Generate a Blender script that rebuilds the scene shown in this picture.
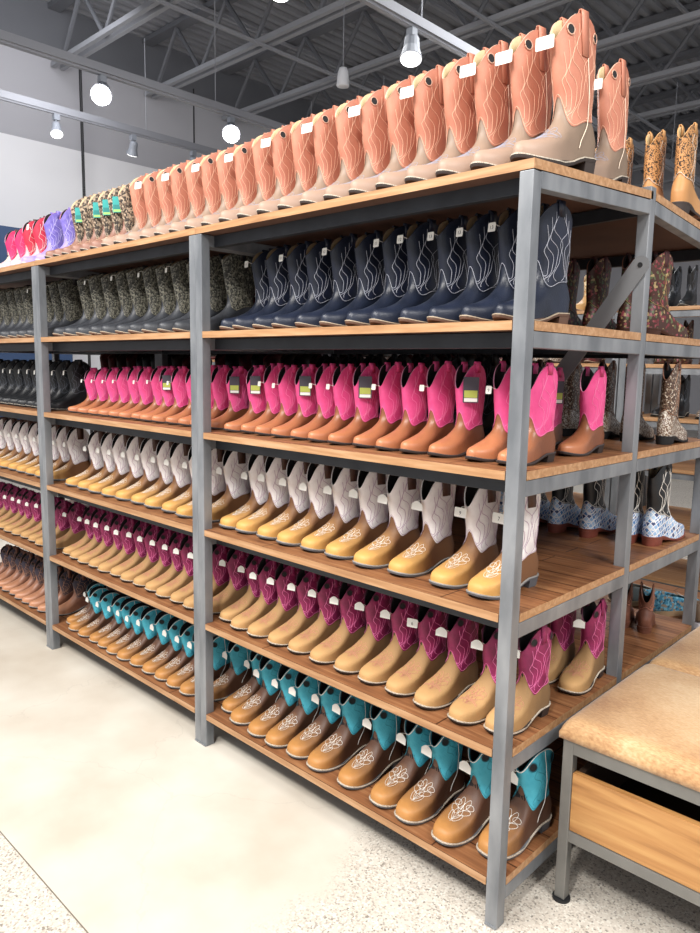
import bpy, bmesh, math, random
from mathutils import Vector, Matrix, Euler
random.seed(7)
R = math.radians
SC = bpy.context.scene
COL = SC.collection
for o in list(bpy.data.objects): bpy.data.objects.remove(o)

# ---------------------------------------------------------------- camera
cam_d = bpy.data.cameras.new('camera'); cam = bpy.data.objects.new('camera', cam_d); COL.objects.link(cam); SC.camera = cam
_r = Vector((0.7221464, 0.69152565, 0.01722962)); _u = Vector((-0.10671719, 0.08676404, 0.99049656)); _f = Vector((-0.68345887, 0.71712222, -0.13645401))
m = Matrix((( _r.x, _u.x, -_f.x, 0.8378), (_r.y, _u.y, -_f.y, -1.4316), (_r.z, _u.z, -_f.z, 1.3734), (0, 0, 0, 1)))
cam.matrix_world = m
cam_d.sensor_fit = 'VERTICAL'; cam_d.sensor_height = 32.0; cam_d.lens = 32.0 * 723.24 / 933.0
cam_d.clip_start = 0.05; cam_d.clip_end = 100
# ---------------------------------------------------------------- light
W = bpy.data.worlds.new('world'); SC.world = W; W.use_nodes = True
W.node_tree.nodes['Background'].inputs[0].default_value = (0.93, 0.95, 1.0, 1)
W.node_tree.nodes['Background'].inputs[1].default_value = 0.42
def area(name, loc, target, size, power, color=(1, 1, 1), sy=None):
    d = bpy.data.lights.new(name, 'AREA'); d.energy = power; d.size = size; d.color = color
    if sy: d.shape = 'RECTANGLE'; d.size_y = sy
    o = bpy.data.objects.new(name, d); COL.objects.link(o); o.location = loc
    o.rotation_euler = (Vector(target) - Vector(loc)).to_track_quat('-Z', 'Y').to_euler()
    return o
area('aisle_lights', (-1.6, -2.6, 4.4), (-1.4, 0.2, 0.6), 2.6, 165, (1.0, 0.97, 0.93), 1.2)
area('end_aisle_lights', (3.0, -0.6, 4.2), (0.0, 0.5, 0.8), 1.6, 95, (1.0, 0.98, 0.95), 1.0)
area('near_track_lamp', (0.6, -2.6, 3.6), (-0.6, 0.0, 0.7), 0.35, 55, (1.0, 0.97, 0.93))
area('wall_fill', (-7.6, 2.5, 5.0), (-10.0, 3.4, 3.6), 0.8, 50, (0.97, 0.97, 1.0), 5.0)  # unseen fill added to brighten the left wall, standing in for track lamps
area('back_lights', (-3.5, 5.0, 4.6), (-2.5, 3.0, 0.6), 2.5, 90, (0.97, 0.98, 1.0))
SC.view_settings.view_transform = 'Standard'; SC.view_settings.look = 'None'
SC.view_settings.gamma = 1; SC.view_settings.use_curve_mapping = False
SC.view_settings.exposure = 0.62

# ---------------------------------------------------------------- materials
def lin(c):
    return tuple((x / 12.92 if x <= 0.04045 else ((x + 0.055) / 1.055) ** 2.4) for x in c)
def hexc(h):
    return lin(tuple(int(h[i:i + 2], 16) / 255 for i in (0, 2, 4)))
MATS = {}
def mat(name, col, rough=0.6, metal=0.0, noise=0.0, scale=20, bump=0.0, bscale=None, spec=0.5, col2=None, coord='Object', detail=4, stretch=None, sheen=0):
    if name in MATS: return MATS[name]
    M = bpy.data.materials.new(name); M.use_nodes = True; nt = M.node_tree; b = nt.nodes['Principled BSDF']
    c = hexc(col); b.inputs['Base Color'].default_value = (*c, 1); b.inputs['Roughness'].default_value = rough
    b.inputs['Metallic'].default_value = metal; b.inputs['Specular IOR Level'].default_value = spec
    if sheen: b.inputs['Sheen Weight'].default_value = sheen
    if noise or bump:
        tc = nt.nodes.new('ShaderNodeTexCoord'); mp = nt.nodes.new('ShaderNodeMapping')
        nt.links.new(tc.outputs[coord], mp.inputs[0])
        if stretch: mp.inputs['Scale'].default_value = stretch
        n = nt.nodes.new('ShaderNodeTexNoise'); n.inputs['Scale'].default_value = scale; n.inputs['Detail'].default_value = detail
        nt.links.new(mp.outputs[0], n.inputs[0])
        if noise:
            cr = nt.nodes.new('ShaderNodeValToRGB')
            c2 = hexc(col2) if col2 else tuple(x * (1 - noise) for x in c)
            cr.color_ramp.elements[0].position = 0.35; cr.color_ramp.elements[1].position = 0.65
            cr.color_ramp.elements[0].color = (*c2, 1); cr.color_ramp.elements[1].color = (*c, 1)
            nt.links.new(n.outputs['Fac'], cr.inputs[0]); nt.links.new(cr.outputs[0], b.inputs['Base Color'])
        if bump:
            n2 = n
            if bscale:
                n2 = nt.nodes.new('ShaderNodeTexNoise'); n2.inputs['Scale'].default_value = bscale; n2.inputs['Detail'].default_value = 5
                nt.links.new(mp.outputs[0], n2.inputs[0])
            bp = nt.nodes.new('ShaderNodeBump'); bp.inputs['Strength'].default_value = bump; bp.inputs['Distance'].default_value = 0.003
            nt.links.new(n2.outputs['Fac'], bp.inputs['Height']); nt.links.new(bp.outputs[0], b.inputs['Normal'])
    MATS[name] = M
    return M
def burnished(name, toe, heel, y0=-0.12, y1=0.03, rough=0.5):
    """leather whose toe cap is rubbed to a lighter tan than the rest of the foot"""
    if name in MATS: return MATS[name]
    M = bpy.data.materials.new(name); M.use_nodes = True; nt = M.node_tree; b = nt.nodes['Principled BSDF']; b.inputs['Roughness'].default_value = rough
    tc = nt.nodes.new('ShaderNodeTexCoord'); sx = nt.nodes.new('ShaderNodeSeparateXYZ'); nt.links.new(tc.outputs['Object'], sx.inputs[0])
    n = nt.nodes.new('ShaderNodeTexNoise'); n.inputs['Scale'].default_value = 18; n.inputs['Detail'].default_value = 5
    nt.links.new(tc.outputs['Object'], n.inputs[0])
    ma = nt.nodes.new('ShaderNodeMath'); ma.operation = 'MULTIPLY_ADD'; ma.inputs[1].default_value = 0.09; nt.links.new(n.outputs['Fac'], ma.inputs[0]); nt.links.new(sx.outputs['Y'], ma.inputs[2])
    mr = nt.nodes.new('ShaderNodeMapRange'); mr.inputs['From Min'].default_value = y0 + 0.045; mr.inputs['From Max'].default_value = y1 + 0.045
    nt.links.new(ma.outputs[0], mr.inputs['Value'])
    cr = nt.nodes.new('ShaderNodeValToRGB'); cr.color_ramp.elements[0].color = (*hexc(toe), 1); cr.color_ramp.elements[1].color = (*hexc(heel), 1)
    nt.links.new(mr.outputs[0], cr.inputs[0]); nt.links.new(cr.outputs[0], b.inputs['Base Color'])
    n2 = nt.nodes.new('ShaderNodeTexNoise'); n2.inputs['Scale'].default_value = 260; nt.links.new(tc.outputs['Object'], n2.inputs[0])
    bp = nt.nodes.new('ShaderNodeBump'); bp.inputs['Strength'].default_value = 0.2; bp.inputs['Distance'].default_value = 0.002
    nt.links.new(n2.outputs['Fac'], bp.inputs['Height']); nt.links.new(bp.outputs[0], b.inputs['Normal'])
    MATS[name] = M; return M
def patterned(name, base, cols, scale=60, rough=0.55, kind='voronoi', thr=0.5, metal=0, randomness=1.0, edge=None, turn=None):
    """cells of several colours (snakeskin, flowers, glitter, tooled lace)"""
    if name in MATS: return MATS[name]
    M = bpy.data.materials.new(name); M.use_nodes = True; nt = M.node_tree; b = nt.nodes['Principled BSDF']; b.inputs['Roughness'].default_value = rough; b.inputs['Metallic'].default_value = metal
    tc = nt.nodes.new('ShaderNodeTexCoord'); n0 = nt.nodes.new('ShaderNodeTexNoise'); n0.inputs['Scale'].default_value = scale * 0.25; n0.inputs['Detail'].default_value = 3
    nt.links.new(tc.outputs['Object'], n0.inputs[0])
    v = nt.nodes.new('ShaderNodeTexVoronoi'); v.inputs['Scale'].default_value = scale; v.inputs['Randomness'].default_value = randomness
    vec = tc.outputs['Object']
    if turn:
        mp = nt.nodes.new('ShaderNodeMapping'); mp.inputs['Rotation'].default_value = turn; nt.links.new(vec, mp.inputs[0]); vec = mp.outputs[0]
    nt.links.new(vec, v.inputs['Vector'])
    cr = nt.nodes.new('ShaderNodeValToRGB'); cr.color_ramp.interpolation = 'CONSTANT'
    sep = nt.nodes.new('ShaderNodeSeparateColor'); nt.links.new(v.outputs['Color'], sep.inputs[0])
    els = cr.color_ramp.elements
    els[0].position = 0; els[0].color = (*hexc(base), 1); els[1].position = thr; els[1].color = (*hexc(cols[0]), 1)
    k = len(cols)
    for i, c in enumerate(cols[1:], 1):
        e = els.new(thr + (1 - thr) * i / k); e.color = (*hexc(c), 1)
    nt.links.new(sep.outputs[0], cr.inputs[0])
    out = cr.outputs[0]
    if edge:
        v2 = nt.nodes.new('ShaderNodeTexVoronoi'); v2.feature = 'DISTANCE_TO_EDGE'; v2.inputs['Scale'].default_value = scale; v2.inputs['Randomness'].default_value = randomness
        nt.links.new(vec, v2.inputs['Vector'])
        lt = nt.nodes.new('ShaderNodeMath'); lt.operation = 'LESS_THAN'; lt.inputs[1].default_value = 0.09; nt.links.new(v2.outputs['Distance'], lt.inputs[0])
        mx = nt.nodes.new('ShaderNodeMix'); mx.data_type = 'RGBA'; nt.links.new(lt.outputs[0], mx.inputs[0]); nt.links.new(out, mx.inputs[6]); mx.inputs[7].default_value = (*hexc(edge), 1)
        out = mx.outputs[2]
    nt.links.new(out, b.inputs['Base Color'])
    MATS[name] = M; return M

def wood(name, a, b_, c, groove=True, scale=1.0, axis='x'):
    if name in MATS: return MATS[name]
    M = bpy.data.materials.new(name); M.use_nodes = True; nt = M.node_tree; b = nt.nodes['Principled BSDF']; b.inputs['Roughness'].default_value = 0.45
    tc = nt.nodes.new('ShaderNodeTexCoord'); mp = nt.nodes.new('ShaderNodeMapping'); nt.links.new(tc.outputs['Object'], mp.inputs[0])
    mp.inputs['Scale'].default_value = (1.6 * scale, 22 * scale, 22 * scale) if axis == 'x' else (22 * scale, 1.6 * scale, 22 * scale)
    n = nt.nodes.new('ShaderNodeTexNoise'); n.inputs['Scale'].default_value = 3.0; n.inputs['Detail'].default_value = 8; n.inputs['Distortion'].default_value = 0.6
    nt.links.new(mp.outputs[0], n.inputs[0])
    cr = nt.nodes.new('ShaderNodeValToRGB'); e = cr.color_ramp.elements
    e[0].position = 0.30; e[0].color = (*hexc(a), 1); e[1].position = 0.68; e[1].color = (*hexc(c), 1); k = e.new(0.5); k.color = (*hexc(b_), 1)
    nt.links.new(n.outputs['Fac'], cr.inputs[0])
    out = cr.outputs[0]
    if groove:   # boards a few inches wide with dark joints between them
        br = nt.nodes.new('ShaderNodeTexBrick'); mp2 = nt.nodes.new('ShaderNodeMapping'); nt.links.new(tc.outputs['Object'], mp2.inputs[0])
        nt.links.new(mp2.outputs[0], br.inputs[0]); br.inputs['Scale'].default_value = 1.0
        br.inputs['Brick Width'].default_value = 0.7; br.inputs['Row Height'].default_value = 0.085; br.inputs['Mortar Size'].default_value = 0.0022
        br.inputs['Color1'].default_value = (1, 1, 1, 1); br.inputs['Color2'].default_value = (0.78, 0.76, 0.74, 1); br.inputs['Mortar'].default_value = (0.22, 0.17, 0.14, 1)
        mx = nt.nodes.new('ShaderNodeMix'); mx.data_type = 'RGBA'; mx.blend_type = 'MULTIPLY'; mx.inputs[0].default_value = 1
        nt.links.new(out, mx.inputs[6]); nt.links.new(br.outputs[0], mx.inputs[7]); out = mx.outputs[2]
    nt.links.new(out, b.inputs['Base Color'])
    MATS[name] = M; return M

STEEL = mat('raw_steel', '9a9da1', 0.42, 0.35, noise=0.35, scale=11, bump=0.05, stretch=(1, 1, 0.35), col2='74787d')
STEELD = mat('dark_steel', '33363c', 0.5, 0.3, noise=0.3, scale=11)
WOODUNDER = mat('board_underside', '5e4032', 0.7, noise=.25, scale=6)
WOODTOP = wood('shelf_wood', '774c31', '91603e', 'a87750')
WOODEDGE = wood('shelf_edge_wood', 'a0744f', 'b58960', 'c69e78', groove=False)
DARK = mat('black_rubber', '1c1c1e', 0.7)

# ---------------------------------------------------------------- mesh helpers
def link_mesh(name, verts, faces, mats, parent=None, smooth=False, fm=None):
    me = bpy.data.meshes.new(name); me.from_pydata([tuple(v) for v in verts], [], faces); me.update()
    for mm in (mats if isinstance(mats, (list, tuple)) else [mats]): me.materials.append(mm)
    if fm:
        for p, i in zip(me.polygons, fm): p.material_index = i
    if smooth:
        for p in me.polygons: p.use_smooth = True
    o = bpy.data.objects.new(name, me); COL.objects.link(o)
    if parent: o.parent = parent
    return o
class MB:
    def __init__(s): s.v = []; s.f = []; s.m = []
    def add(s, v, f, mi=0):
        n = len(s.v); s.v += [Vector(a) for a in v]; s.f += [tuple(n + i for i in q) for q in f]; s.m += [mi] * len(f); return s
    def box(s, a, b, mi=0, M=None):
        x0, y0, z0 = a; x1, y1, z1 = b
        v = [Vector(p) for p in ((x0, y0, z0), (x1, y0, z0), (x1, y1, z0), (x0, y1, z0), (x0, y0, z1), (x1, y0, z1), (x1, y1, z1), (x0, y1, z1))]
        if M: v = [M @ p for p in v]
        return s.add(v, [(0, 3, 2, 1), (4, 5, 6, 7), (0, 1, 5, 4), (1, 2, 6, 5), (2, 3, 7, 6), (3, 0, 4, 7)], mi)
    def tube(s, pts, r, n=8, mi=0, cap=True, closed=False):
        pts = [Vector(p) for p in pts]; rings = []
        for i, p in enumerate(pts):
            a = pts[i - 1] if i or closed else p; b = pts[(i + 1) % len(pts)] if i < len(pts) - 1 or closed else p
            t = (b - a).normalized(); u = t.orthogonal().normalized() if abs(t.z) > .95 else t.cross(Vector((0, 0, 1))).normalized(); w = t.cross(u)
            rr = r[i] if isinstance(r, (list, tuple)) else r
            rings.append([p + (u * math.cos(2 * math.pi * k / n) + w * math.sin(2 * math.pi * k / n)) * rr for k in range(n)])
        v = [q for ring in rings for q in ring]; f = []
        L = len(rings)
        for i in range(L if closed else L - 1):
            for k in range(n):
                j = (i + 1) % L
                f.append((i * n + k, i * n + (k + 1) % n, j * n + (k + 1) % n, j * n + k))
        if cap and not closed: f += [tuple(reversed(range(n))), tuple(range((L - 1) * n, L * n))]
        return s.add(v, f, mi)
    def prism(s, poly, z0, z1, mi=0, side=None, M=None, under=None):
        n = len(poly); v = [Vector((x, y, z0)) for x, y in poly] + [Vector((x, y, z1)) for x, y in poly]
        if M: v = [M @ p for p in v]
        s.add(v, [tuple(reversed(range(n))), tuple(range(n, 2 * n))], mi)
        if under is not None: s.m[-2] = under
        s.add(v, [(i, (i + 1) % n, n + (i + 1) % n, n + i) for i in range(n)], mi if side is None else side)
        return s
    def build(s, name, mats, parent=None, smooth=False, bevel=0):
        o = link_mesh(name, s.v, s.f, mats, parent, smooth, s.m)
        if bevel:
            b = o.modifiers.new('bevel', 'BEVEL'); b.width = bevel; b.segments = 2; b.limit_method = 'ANGLE'
        return o
def empty(name, loc=(0, 0, 0), rz=0):
    o = bpy.data.objects.new(name, None); COL.objects.link(o); o.location = loc; o.rotation_euler = (0, 0, rz); o.empty_display_size = 0.05; return o
def tag(o, label=None, cat=None, group=None, kind=None):
    if label: o['label'] = label
    if cat: o['category'] = cat
    if group: o['group'] = group
    if kind: o['kind'] = kind
    return o
def copy_tree(o, parent=None, keep=None):
    c = o.copy(); COL.objects.link(c); c.parent = parent
    for ch in CH.get(o, []):
        if keep is None or keep(ch): CH.setdefault(c, []).append(copy_tree(ch, c))
    return c
CH = {}
def reg(child, parent):
    CH.setdefault(parent, []).append(child); return child

# ================================================================ the setting
def floor_mat():
    M = bpy.data.materials.new('polished_concrete'); M.use_nodes = True; nt = M.node_tree; b = nt.nodes['Principled BSDF']
    b.inputs['Roughness'].default_value = 0.38
    N = nt.nodes.new; L = nt.links.new
    tc = N('ShaderNodeTexCoord')
    n = N('ShaderNodeTexNoise'); n.inputs['Scale'].default_value = 2.2; n.inputs['Detail'].default_value = 6; L(tc.outputs['Object'], n.inputs[0])
    cr = N('ShaderNodeValToRGB'); e = cr.color_ramp.elements; e[0].position = 0.35; e[0].color = (*hexc('cfc4b4'), 1); e[1].position = 0.62; e[1].color = (*hexc('e3dccf'), 1)
    L(n.outputs['Fac'], cr.inputs[0])
    # exposed stone chips
    v = N('ShaderNodeTexVoronoi'); v.inputs['Scale'].default_value = 210; L(tc.outputs['Object'], v.inputs['Vector'])
    sp = N('ShaderNodeSeparateColor'); L(v.outputs['Color'], sp.inputs[0])
    ag = N('ShaderNodeValToRGB'); ag.color_ramp.interpolation = 'CONSTANT'; e = ag.color_ramp.elements
    e[0].position = 0; e[0].color = (*hexc('d9d0c4'), 1); e[1].position = 0.5; e[1].color = (*hexc('c0b5a8'), 1)
    for p_, c_ in ((0.66, 'e9e4da'), (0.82, '9d9389'), (0.91, 'cfc6ba'), (0.96, '6f675f')):
        k = e.new(p_); k.color = (*hexc(c_), 1)
    L(sp.outputs[0], ag.inputs[0])
    s = N('ShaderNodeSeparateXYZ'); L(tc.outputs['Object'], s.inputs[0])
    # chips show beyond the saw cut (y < -0.71) and round the rack's near corner (x > about -0.45)
    nb = N('ShaderNodeTexNoise'); nb.inputs['Scale'].default_value = 3; nb.inputs['Detail'].default_value = 6; L(tc.outputs['Object'], nb.inputs[0])
    lt = N('ShaderNodeMath'); lt.operation = 'LESS_THAN'; lt.inputs[1].default_value = -0.71; L(s.outputs['Y'], lt.inputs[0])
    mm = N('ShaderNodeMath'); mm.operation = 'MULTIPLY_ADD'; mm.inputs[1].default_value = 0.5; L(nb.outputs['Fac'], mm.inputs[0]); L(s.outputs['X'], mm.inputs[2])
    yy = N('ShaderNodeMath'); yy.operation = 'MULTIPLY_ADD'; yy.inputs[1].default_value = 0.25; L(s.outputs['Y'], yy.inputs[0]); L(mm.outputs[0], yy.inputs[2])
    sm = N('ShaderNodeMapRange'); sm.inputs['From Min'].default_value = -0.30; sm.inputs['From Max'].default_value = -0.18; L(yy.outputs[0], sm.inputs['Value'])
    mx0 = N('ShaderNodeMath'); mx0.operation = 'MAXIMUM'; L(lt.outputs[0], mx0.inputs[0]); L(sm.outputs[0], mx0.inputs[1])
    mk = N('ShaderNodeMath'); mk.operation = 'MULTIPLY'; mk.inputs[1].default_value = 0.75; L(mx0.outputs[0], mk.inputs[0])
    mx = N('ShaderNodeMix'); mx.data_type = 'RGBA'; L(mk.outputs[0], mx.inputs[0]); L(cr.outputs[0], mx.inputs[6]); L(ag.outputs[0], mx.inputs[7])
    # fine speckle and hairline cracks
    v3 = N('ShaderNodeTexVoronoi'); v3.feature = 'DISTANCE_TO_EDGE'; v3.inputs['Scale'].default_value = 1.1
    nd = N('ShaderNodeTexNoise'); nd.inputs['Scale'].default_value = 5; nd.inputs['Detail'].default_value = 8; L(tc.outputs['Object'], nd.inputs[0])
    ad = N('ShaderNodeMix'); ad.data_type = 'RGBA'; ad.inputs[0].default_value = 0.22; L(tc.outputs['Object'], ad.inputs[6]); L(nd.outputs['Color'], ad.inputs[7])
    L(ad.outputs[2], v3.inputs['Vector'])
    ck = N('ShaderNodeMath'); ck.operation = 'LESS_THAN'; ck.inputs[1].default_value = 0.0022; L(v3.outputs['Distance'], ck.inputs[0])
    cm = N('ShaderNodeMath'); cm.operation = 'MULTIPLY'; cm.inputs[1].default_value = 0.1; L(ck.outputs[0], cm.inputs[0])
    mx2 = N('ShaderNodeMix'); mx2.data_type = 'RGBA'; L(cm.outputs[0], mx2.inputs[0]); L(mx.outputs[2], mx2.inputs[6]); mx2.inputs[7].default_value = (*hexc('8f8578'), 1)
    # saw cut
    ab = N('ShaderNodeMath'); ab.operation = 'ADD'; ab.inputs[1].default_value = 0.71; L(s.outputs['Y'], ab.inputs[0])
    ab2 = N('ShaderNodeMath'); ab2.operation = 'ABSOLUTE'; L(ab.outputs[0], ab2.inputs[0])
    cut = N('ShaderNodeMath'); cut.operation = 'LESS_THAN'; cut.inputs[1].default_value = 0.0018; L(ab2.outputs[0], cut.inputs[0])
    mx3 = N('ShaderNodeMix'); mx3.data_type = 'RGBA'; L(cut.outputs[0], mx3.inputs[0]); L(mx2.outputs[2], mx3.inputs[6]); mx3.inputs[7].default_value = (*hexc('7d7468'), 1)
    L(mx3.outputs[2], b.inputs['Base Color'])
    bp = N('ShaderNodeBump'); bp.inputs['Strength'].default_value = 0.05; bp.inputs['Distance'].default_value = 0.004; L(nd.outputs['Fac'], bp.inputs['Height']); L(bp.outputs[0], b.inputs['Normal'])
    return M
tag(MB().box((-10.6, -5.0, -0.12), (5.5, 17.0, 0)).build('floor', floor_mat()), kind='structure')
WX = -10.15
WALLW = mat('white_wall', 'f1f1f4', 0.8); WALLG = mat('grey_wall', 'b4b4ba', 0.8)
z_split = 4.55
tag(MB().box((WX - 0.2, -5.0, 0.0), (WX, 17.0, z_split)).box((WX - 0.2, -5.0, z_split), (WX - 0.004, 17.0, 5.9), 1).box((WX - 0.2, -5.0, 5.9), (WX - 0.004, 17.0, 7.2), 2).build('wall_left', [WALLW, WALLG, mat('dark_wall_band', '6f7177', .7)]), kind='structure')
tag(MB().box((WX, 16.8, 0.0), (5.5, 17.0, 7.2)).build('wall_back', [WALLG]), kind='structure')
# corrugated roof deck, ribs along y
def deck():
    mb = MB(); x = WX - 0.2; P = 0.2; v = []; 
    prof = [(0, 0), (0.05, 0), (0.075, 0.05), (0.15, 0.05), (0.175, 0)]
    pts = []
    while x < 5.5:
        pts += [(x + a, 6.5 + b) for a, b in prof]; x += P
    n = len(pts); v = [(a, -5.0, z) for a, z in pts] + [(a, 17.0, z) for a, z in pts] + [(a, -5.0, z + 0.1) for a, z in pts] + [(a, 17.0, z + 0.1) for a, z in pts]
    f = []
    for i in range(n - 1):
        f += [(i, i + 1, n + i + 1, n + i), (2 * n + i, 3 * n + i, 3 * n + i + 1, 2 * n + i + 1)]
    mb.add(v, f); return mb
CEILM = mat('roof_deck_grey', '8b8d93', 0.6); JOIST = mat('joist_grey', '6a6c72', 0.6); JOISTL = mat('joist_chord_grey', '94969c', 0.55)
tag(deck().build('ceiling', CEILM), kind='structure')
# open web joists along x every 1.515 m
for j in range(11):
    y = 0.67 + 1.515 * j
    o = empty('roof_joist', (0, y, 5.62))
    nth = ['first', 'second', 'third', 'fourth', 'fifth', 'sixth', 'seventh', 'eighth', 'ninth', 'tenth', 'eleventh'][j]
    tag(o, 'grey open web steel roof joist under the deck, %s in order away from the camera' % nth, 'joist', 'roof joists')
    c = MB(); x0, x1 = WX + 0.05, 5.4
    for dy in (-0.10, 0.035): c.box((x0, dy, 0), (x1, dy + 0.065, 0.065))
    c.build('bottom_chord', JOISTL, o)
    MB().box((x0 - 0.05, -0.09, 0.80), (x1, 0.09, 0.87)).build('top_chord', JOIST, o)
    w = MB(); x = x0 + 0.2; up = False; pitch = 0.62
    while x + pitch < x1:
        a, b_ = (x, 0.8) if up else (x, 0.04), (x + pitch, 0.04) if up else (x + pitch, 0.8)
        w.tube([(a[0], -0.015, a[1]), (b_[0], -0.015, b_[1])], 0.032, 6)
        up = not up; x += pitch
    w.build('web', JOIST, o)
# thin bridging angles along y under the deck
for x in (-8.4, -5.9, -3.4, -0.9):
    tag(MB().box((x, -4.9, 6.36), (x + 0.05, 16.7, 6.40)).build('bridging_bar', JOISTL), 'thin grey bridging bar crossing above the joists, %s' % {-8.4: 'nearest the left wall', -5.9: 'second from the left wall', -3.4: 'third from the left wall', -0.9: 'above the near rack'}[x], 'bar', 'bridging bars')
for x in (-7.2, -4.6, -2.2):
    tag(MB().box((x, -4.9, 5.58), (x + 0.04, 16.7, 5.615)).build('bridging_bar', JOISTL), 'thin grey bridging bar under the joists, %s' % {-7.2: 'nearest the left wall', -4.6: 'in the middle', -2.2: 'above the near rack'}[x], 'bar', 'bridging bars')
# track rails along y
TRACKM = mat('track_grey', '8d8f96', 0.5); LAMPW = mat('lamp_white', 'd9dbe0', 0.4); LAMPG = mat('lamp_grey', '8a8f98', 0.4)
em = bpy.data.materials.new('lamp_glow'); em.use_nodes = True
eb = em.node_tree.nodes['Principled BSDF']; eb.inputs['Emission Color'].default_value = (1, 0.98, 0.95, 1); eb.inputs['Emission Strength'].default_value = 14
em2 = em.copy(); em2.name = 'lamp_glow_dim'; em2.node_tree.nodes['Principled BSDF'].inputs['Emission Strength'].default_value = 3
tracks = {'A': (-6.65, 4.4, 'thick grey strut track hanging in front of the left wall lamps'), 'B': (-8.2, 4.4, 'thin grey lamp track hanging closest to the left wall'), 'C': (-3.55, 4.4, 'grey lamp track hanging above the boots at the top centre')}
for k, (x, z, lab) in tracks.items():
    t = empty('lighting_track', (x, 6, z)); tag(t, lab, 'track light rail')
    w_ = {'A': 0.055, 'B': 0.035, 'C': 0.05}[k]
    MB().box((-w_, -10, -0.03), (w_, 10, 0.05)).box((-w_ * .5, -10, -0.05), (w_ * .5, 10, -0.03)).build('rail', TRACKM, t)
    for y in range(-8, 10, 3):
        MB().tube([(0, y, 0.05), (0, y, 5.6 - z)], 0.006, 6).build('hanger_rod', TRACKM, t)
def spot(x, y, z, aim, label, glow, big=1.0, power=0):
    t = empty('track_spotlight', (x, y, z)); tag(t, label, 'spotlight')
    MB().box((-0.035, -0.035, -0.02), (0.035, 0.035, 0.045)).tube([(0, 0, -0.02), (0, 0, -0.07)], 0.015, 8).build('mount', LAMPG, t)
    d = Vector(aim).normalized(); p = Vector((0, 0, -0.11))
    c = MB().tube([p - d * 0.09 * big, p - d * 0.07 * big, p + d * 0.02, p + d * 0.10 * big], [0.035 * big, 0.055 * big, 0.062 * big, 0.085 * big], 16)
    c.build('lamp_head', LAMPG, t, smooth=False)
    MB().tube([p + d * 0.101 * big, p + d * 0.106 * big], 0.076 * big, 16).build('lens', glow, t)
    if power:
        l = bpy.data.lights.new('bulb', 'SPOT'); l.energy = power; l.spot_size = R(110); l.spot_blend = 0.8; l.shadow_soft_size = 0.07
        lo = bpy.data.objects.new('bulb', l); COL.objects.link(lo); lo.parent = t; lo.location = p + d * 0.13 * big
        lo.rotation_euler = d.to_track_quat('-Z', 'Y').to_euler()
def ray(px, py, axis, val):
    d = _f + _r * ((px - 350) / 723.24) - _u * ((py - 466.5) / 723.24); c = Vector((0.8378, -1.4316, 1.3734))
    return c + d * ((val - c[axis]) / d[axis])
p = ray(102, 72, 0, tracks['A'][0]); spot(tracks['A'][0], p.y, 4.300, (0.75, -0.55, -0.6), 'bright white spotlight glaring on the strut track, leftmost', em, 1.3, 120)
p = ray(231, 122, 0, tracks['A'][0]); spot(tracks['A'][0], p.y, 4.300, (0.75, -0.55, -0.6), 'bright white spotlight glaring above the coral boots', em, 1.3, 120)
p = ray(56, 117, 0, tracks['B'][0]); spot(tracks['B'][0], p.y, 4.300, (0.5, -0.2, -1), 'small lit spotlight on the wall track, nearest the camera', em2, 0.9)
p = ray(133, 140, 0, tracks['B'][0]); spot(tracks['B'][0], p.y, 4.300, (-0.6, 0.1, -1), 'small grey spotlight on the wall track between two others', em2, 0.9)
p = ray(193, 152, 0, tracks['B'][0]); spot(tracks['B'][0], p.y, 4.300, (-0.6, 0.3, -1), 'small grey spotlight on the wall track, farthest along it', em2, 0.9)
p = ray(412, 30, 0, tracks['C'][0]); spot(tracks['C'][0], p.y, 4.300, (0.25, -0.35, -1.2), 'lit grey spotlight hanging above the middle of the coral boots', em2, 1.2, 90)
p = ray(283, 0, 0, -5.0)
spot(-3.55, 3.55 - 1.2, 4.300, (0.1, -0.3, -0.8), 'lit spotlight at the top edge of the picture', em, 1.1, 60)
# pendant speaker
q = ray(343, 78, 1, 4.6)
t = empty('pendant_speaker', (q.x, q.y, q.z - 0.09)); tag(t, 'white tapered pendant speaker hanging from a thin cable', 'speaker')
MB().tube([(0, 0, 0), (0, 0, 0.01), (0, 0, 0.15), (0, 0, 0.19), (0, 0, 0.20)], [0.066, 0.072, 0.058, 0.045, 0.02], 20).build('housing', LAMPW, t, smooth=True)
MB().tube([(0, 0, 0.20), (0, 0, 5.62 - t.location.z)], 0.005, 6).build('cable', TRACKM, t)
# rods
a = ray(83, 160, 0, -9.6)
tag(MB().tube([(-9.6, a.y, 0), (-9.6, a.y, 5.6)], 0.022, 8).build('pole', mat('black_paint', '17171a', 0.5)), 'tall thin black pole standing in front of the left wall', 'pole')
a = ray(194, 130, 0, -9.2)
tag(MB().tube([(-9.2, a.y, 0), (-9.2, a.y, 5.6)], 0.012, 8).build('thin_pole', mat('black_paint', '17171a', 0.5)), 'very thin dark pole by the left wall behind the coral boots', 'pole')
a = ray(12, 222, 0, -9.0)
sg = MB().box((-9.4, a.y - 1.8, 0), (-9.0, a.y + 0.75, a.z - 0.06)).build('wall_display', mat('dark_blue_panel', '2c4468', 0.6), None, bevel=0.01)
tag(sg, 'dark blue display unit against the left wall behind the pink boots', 'display')

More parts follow.
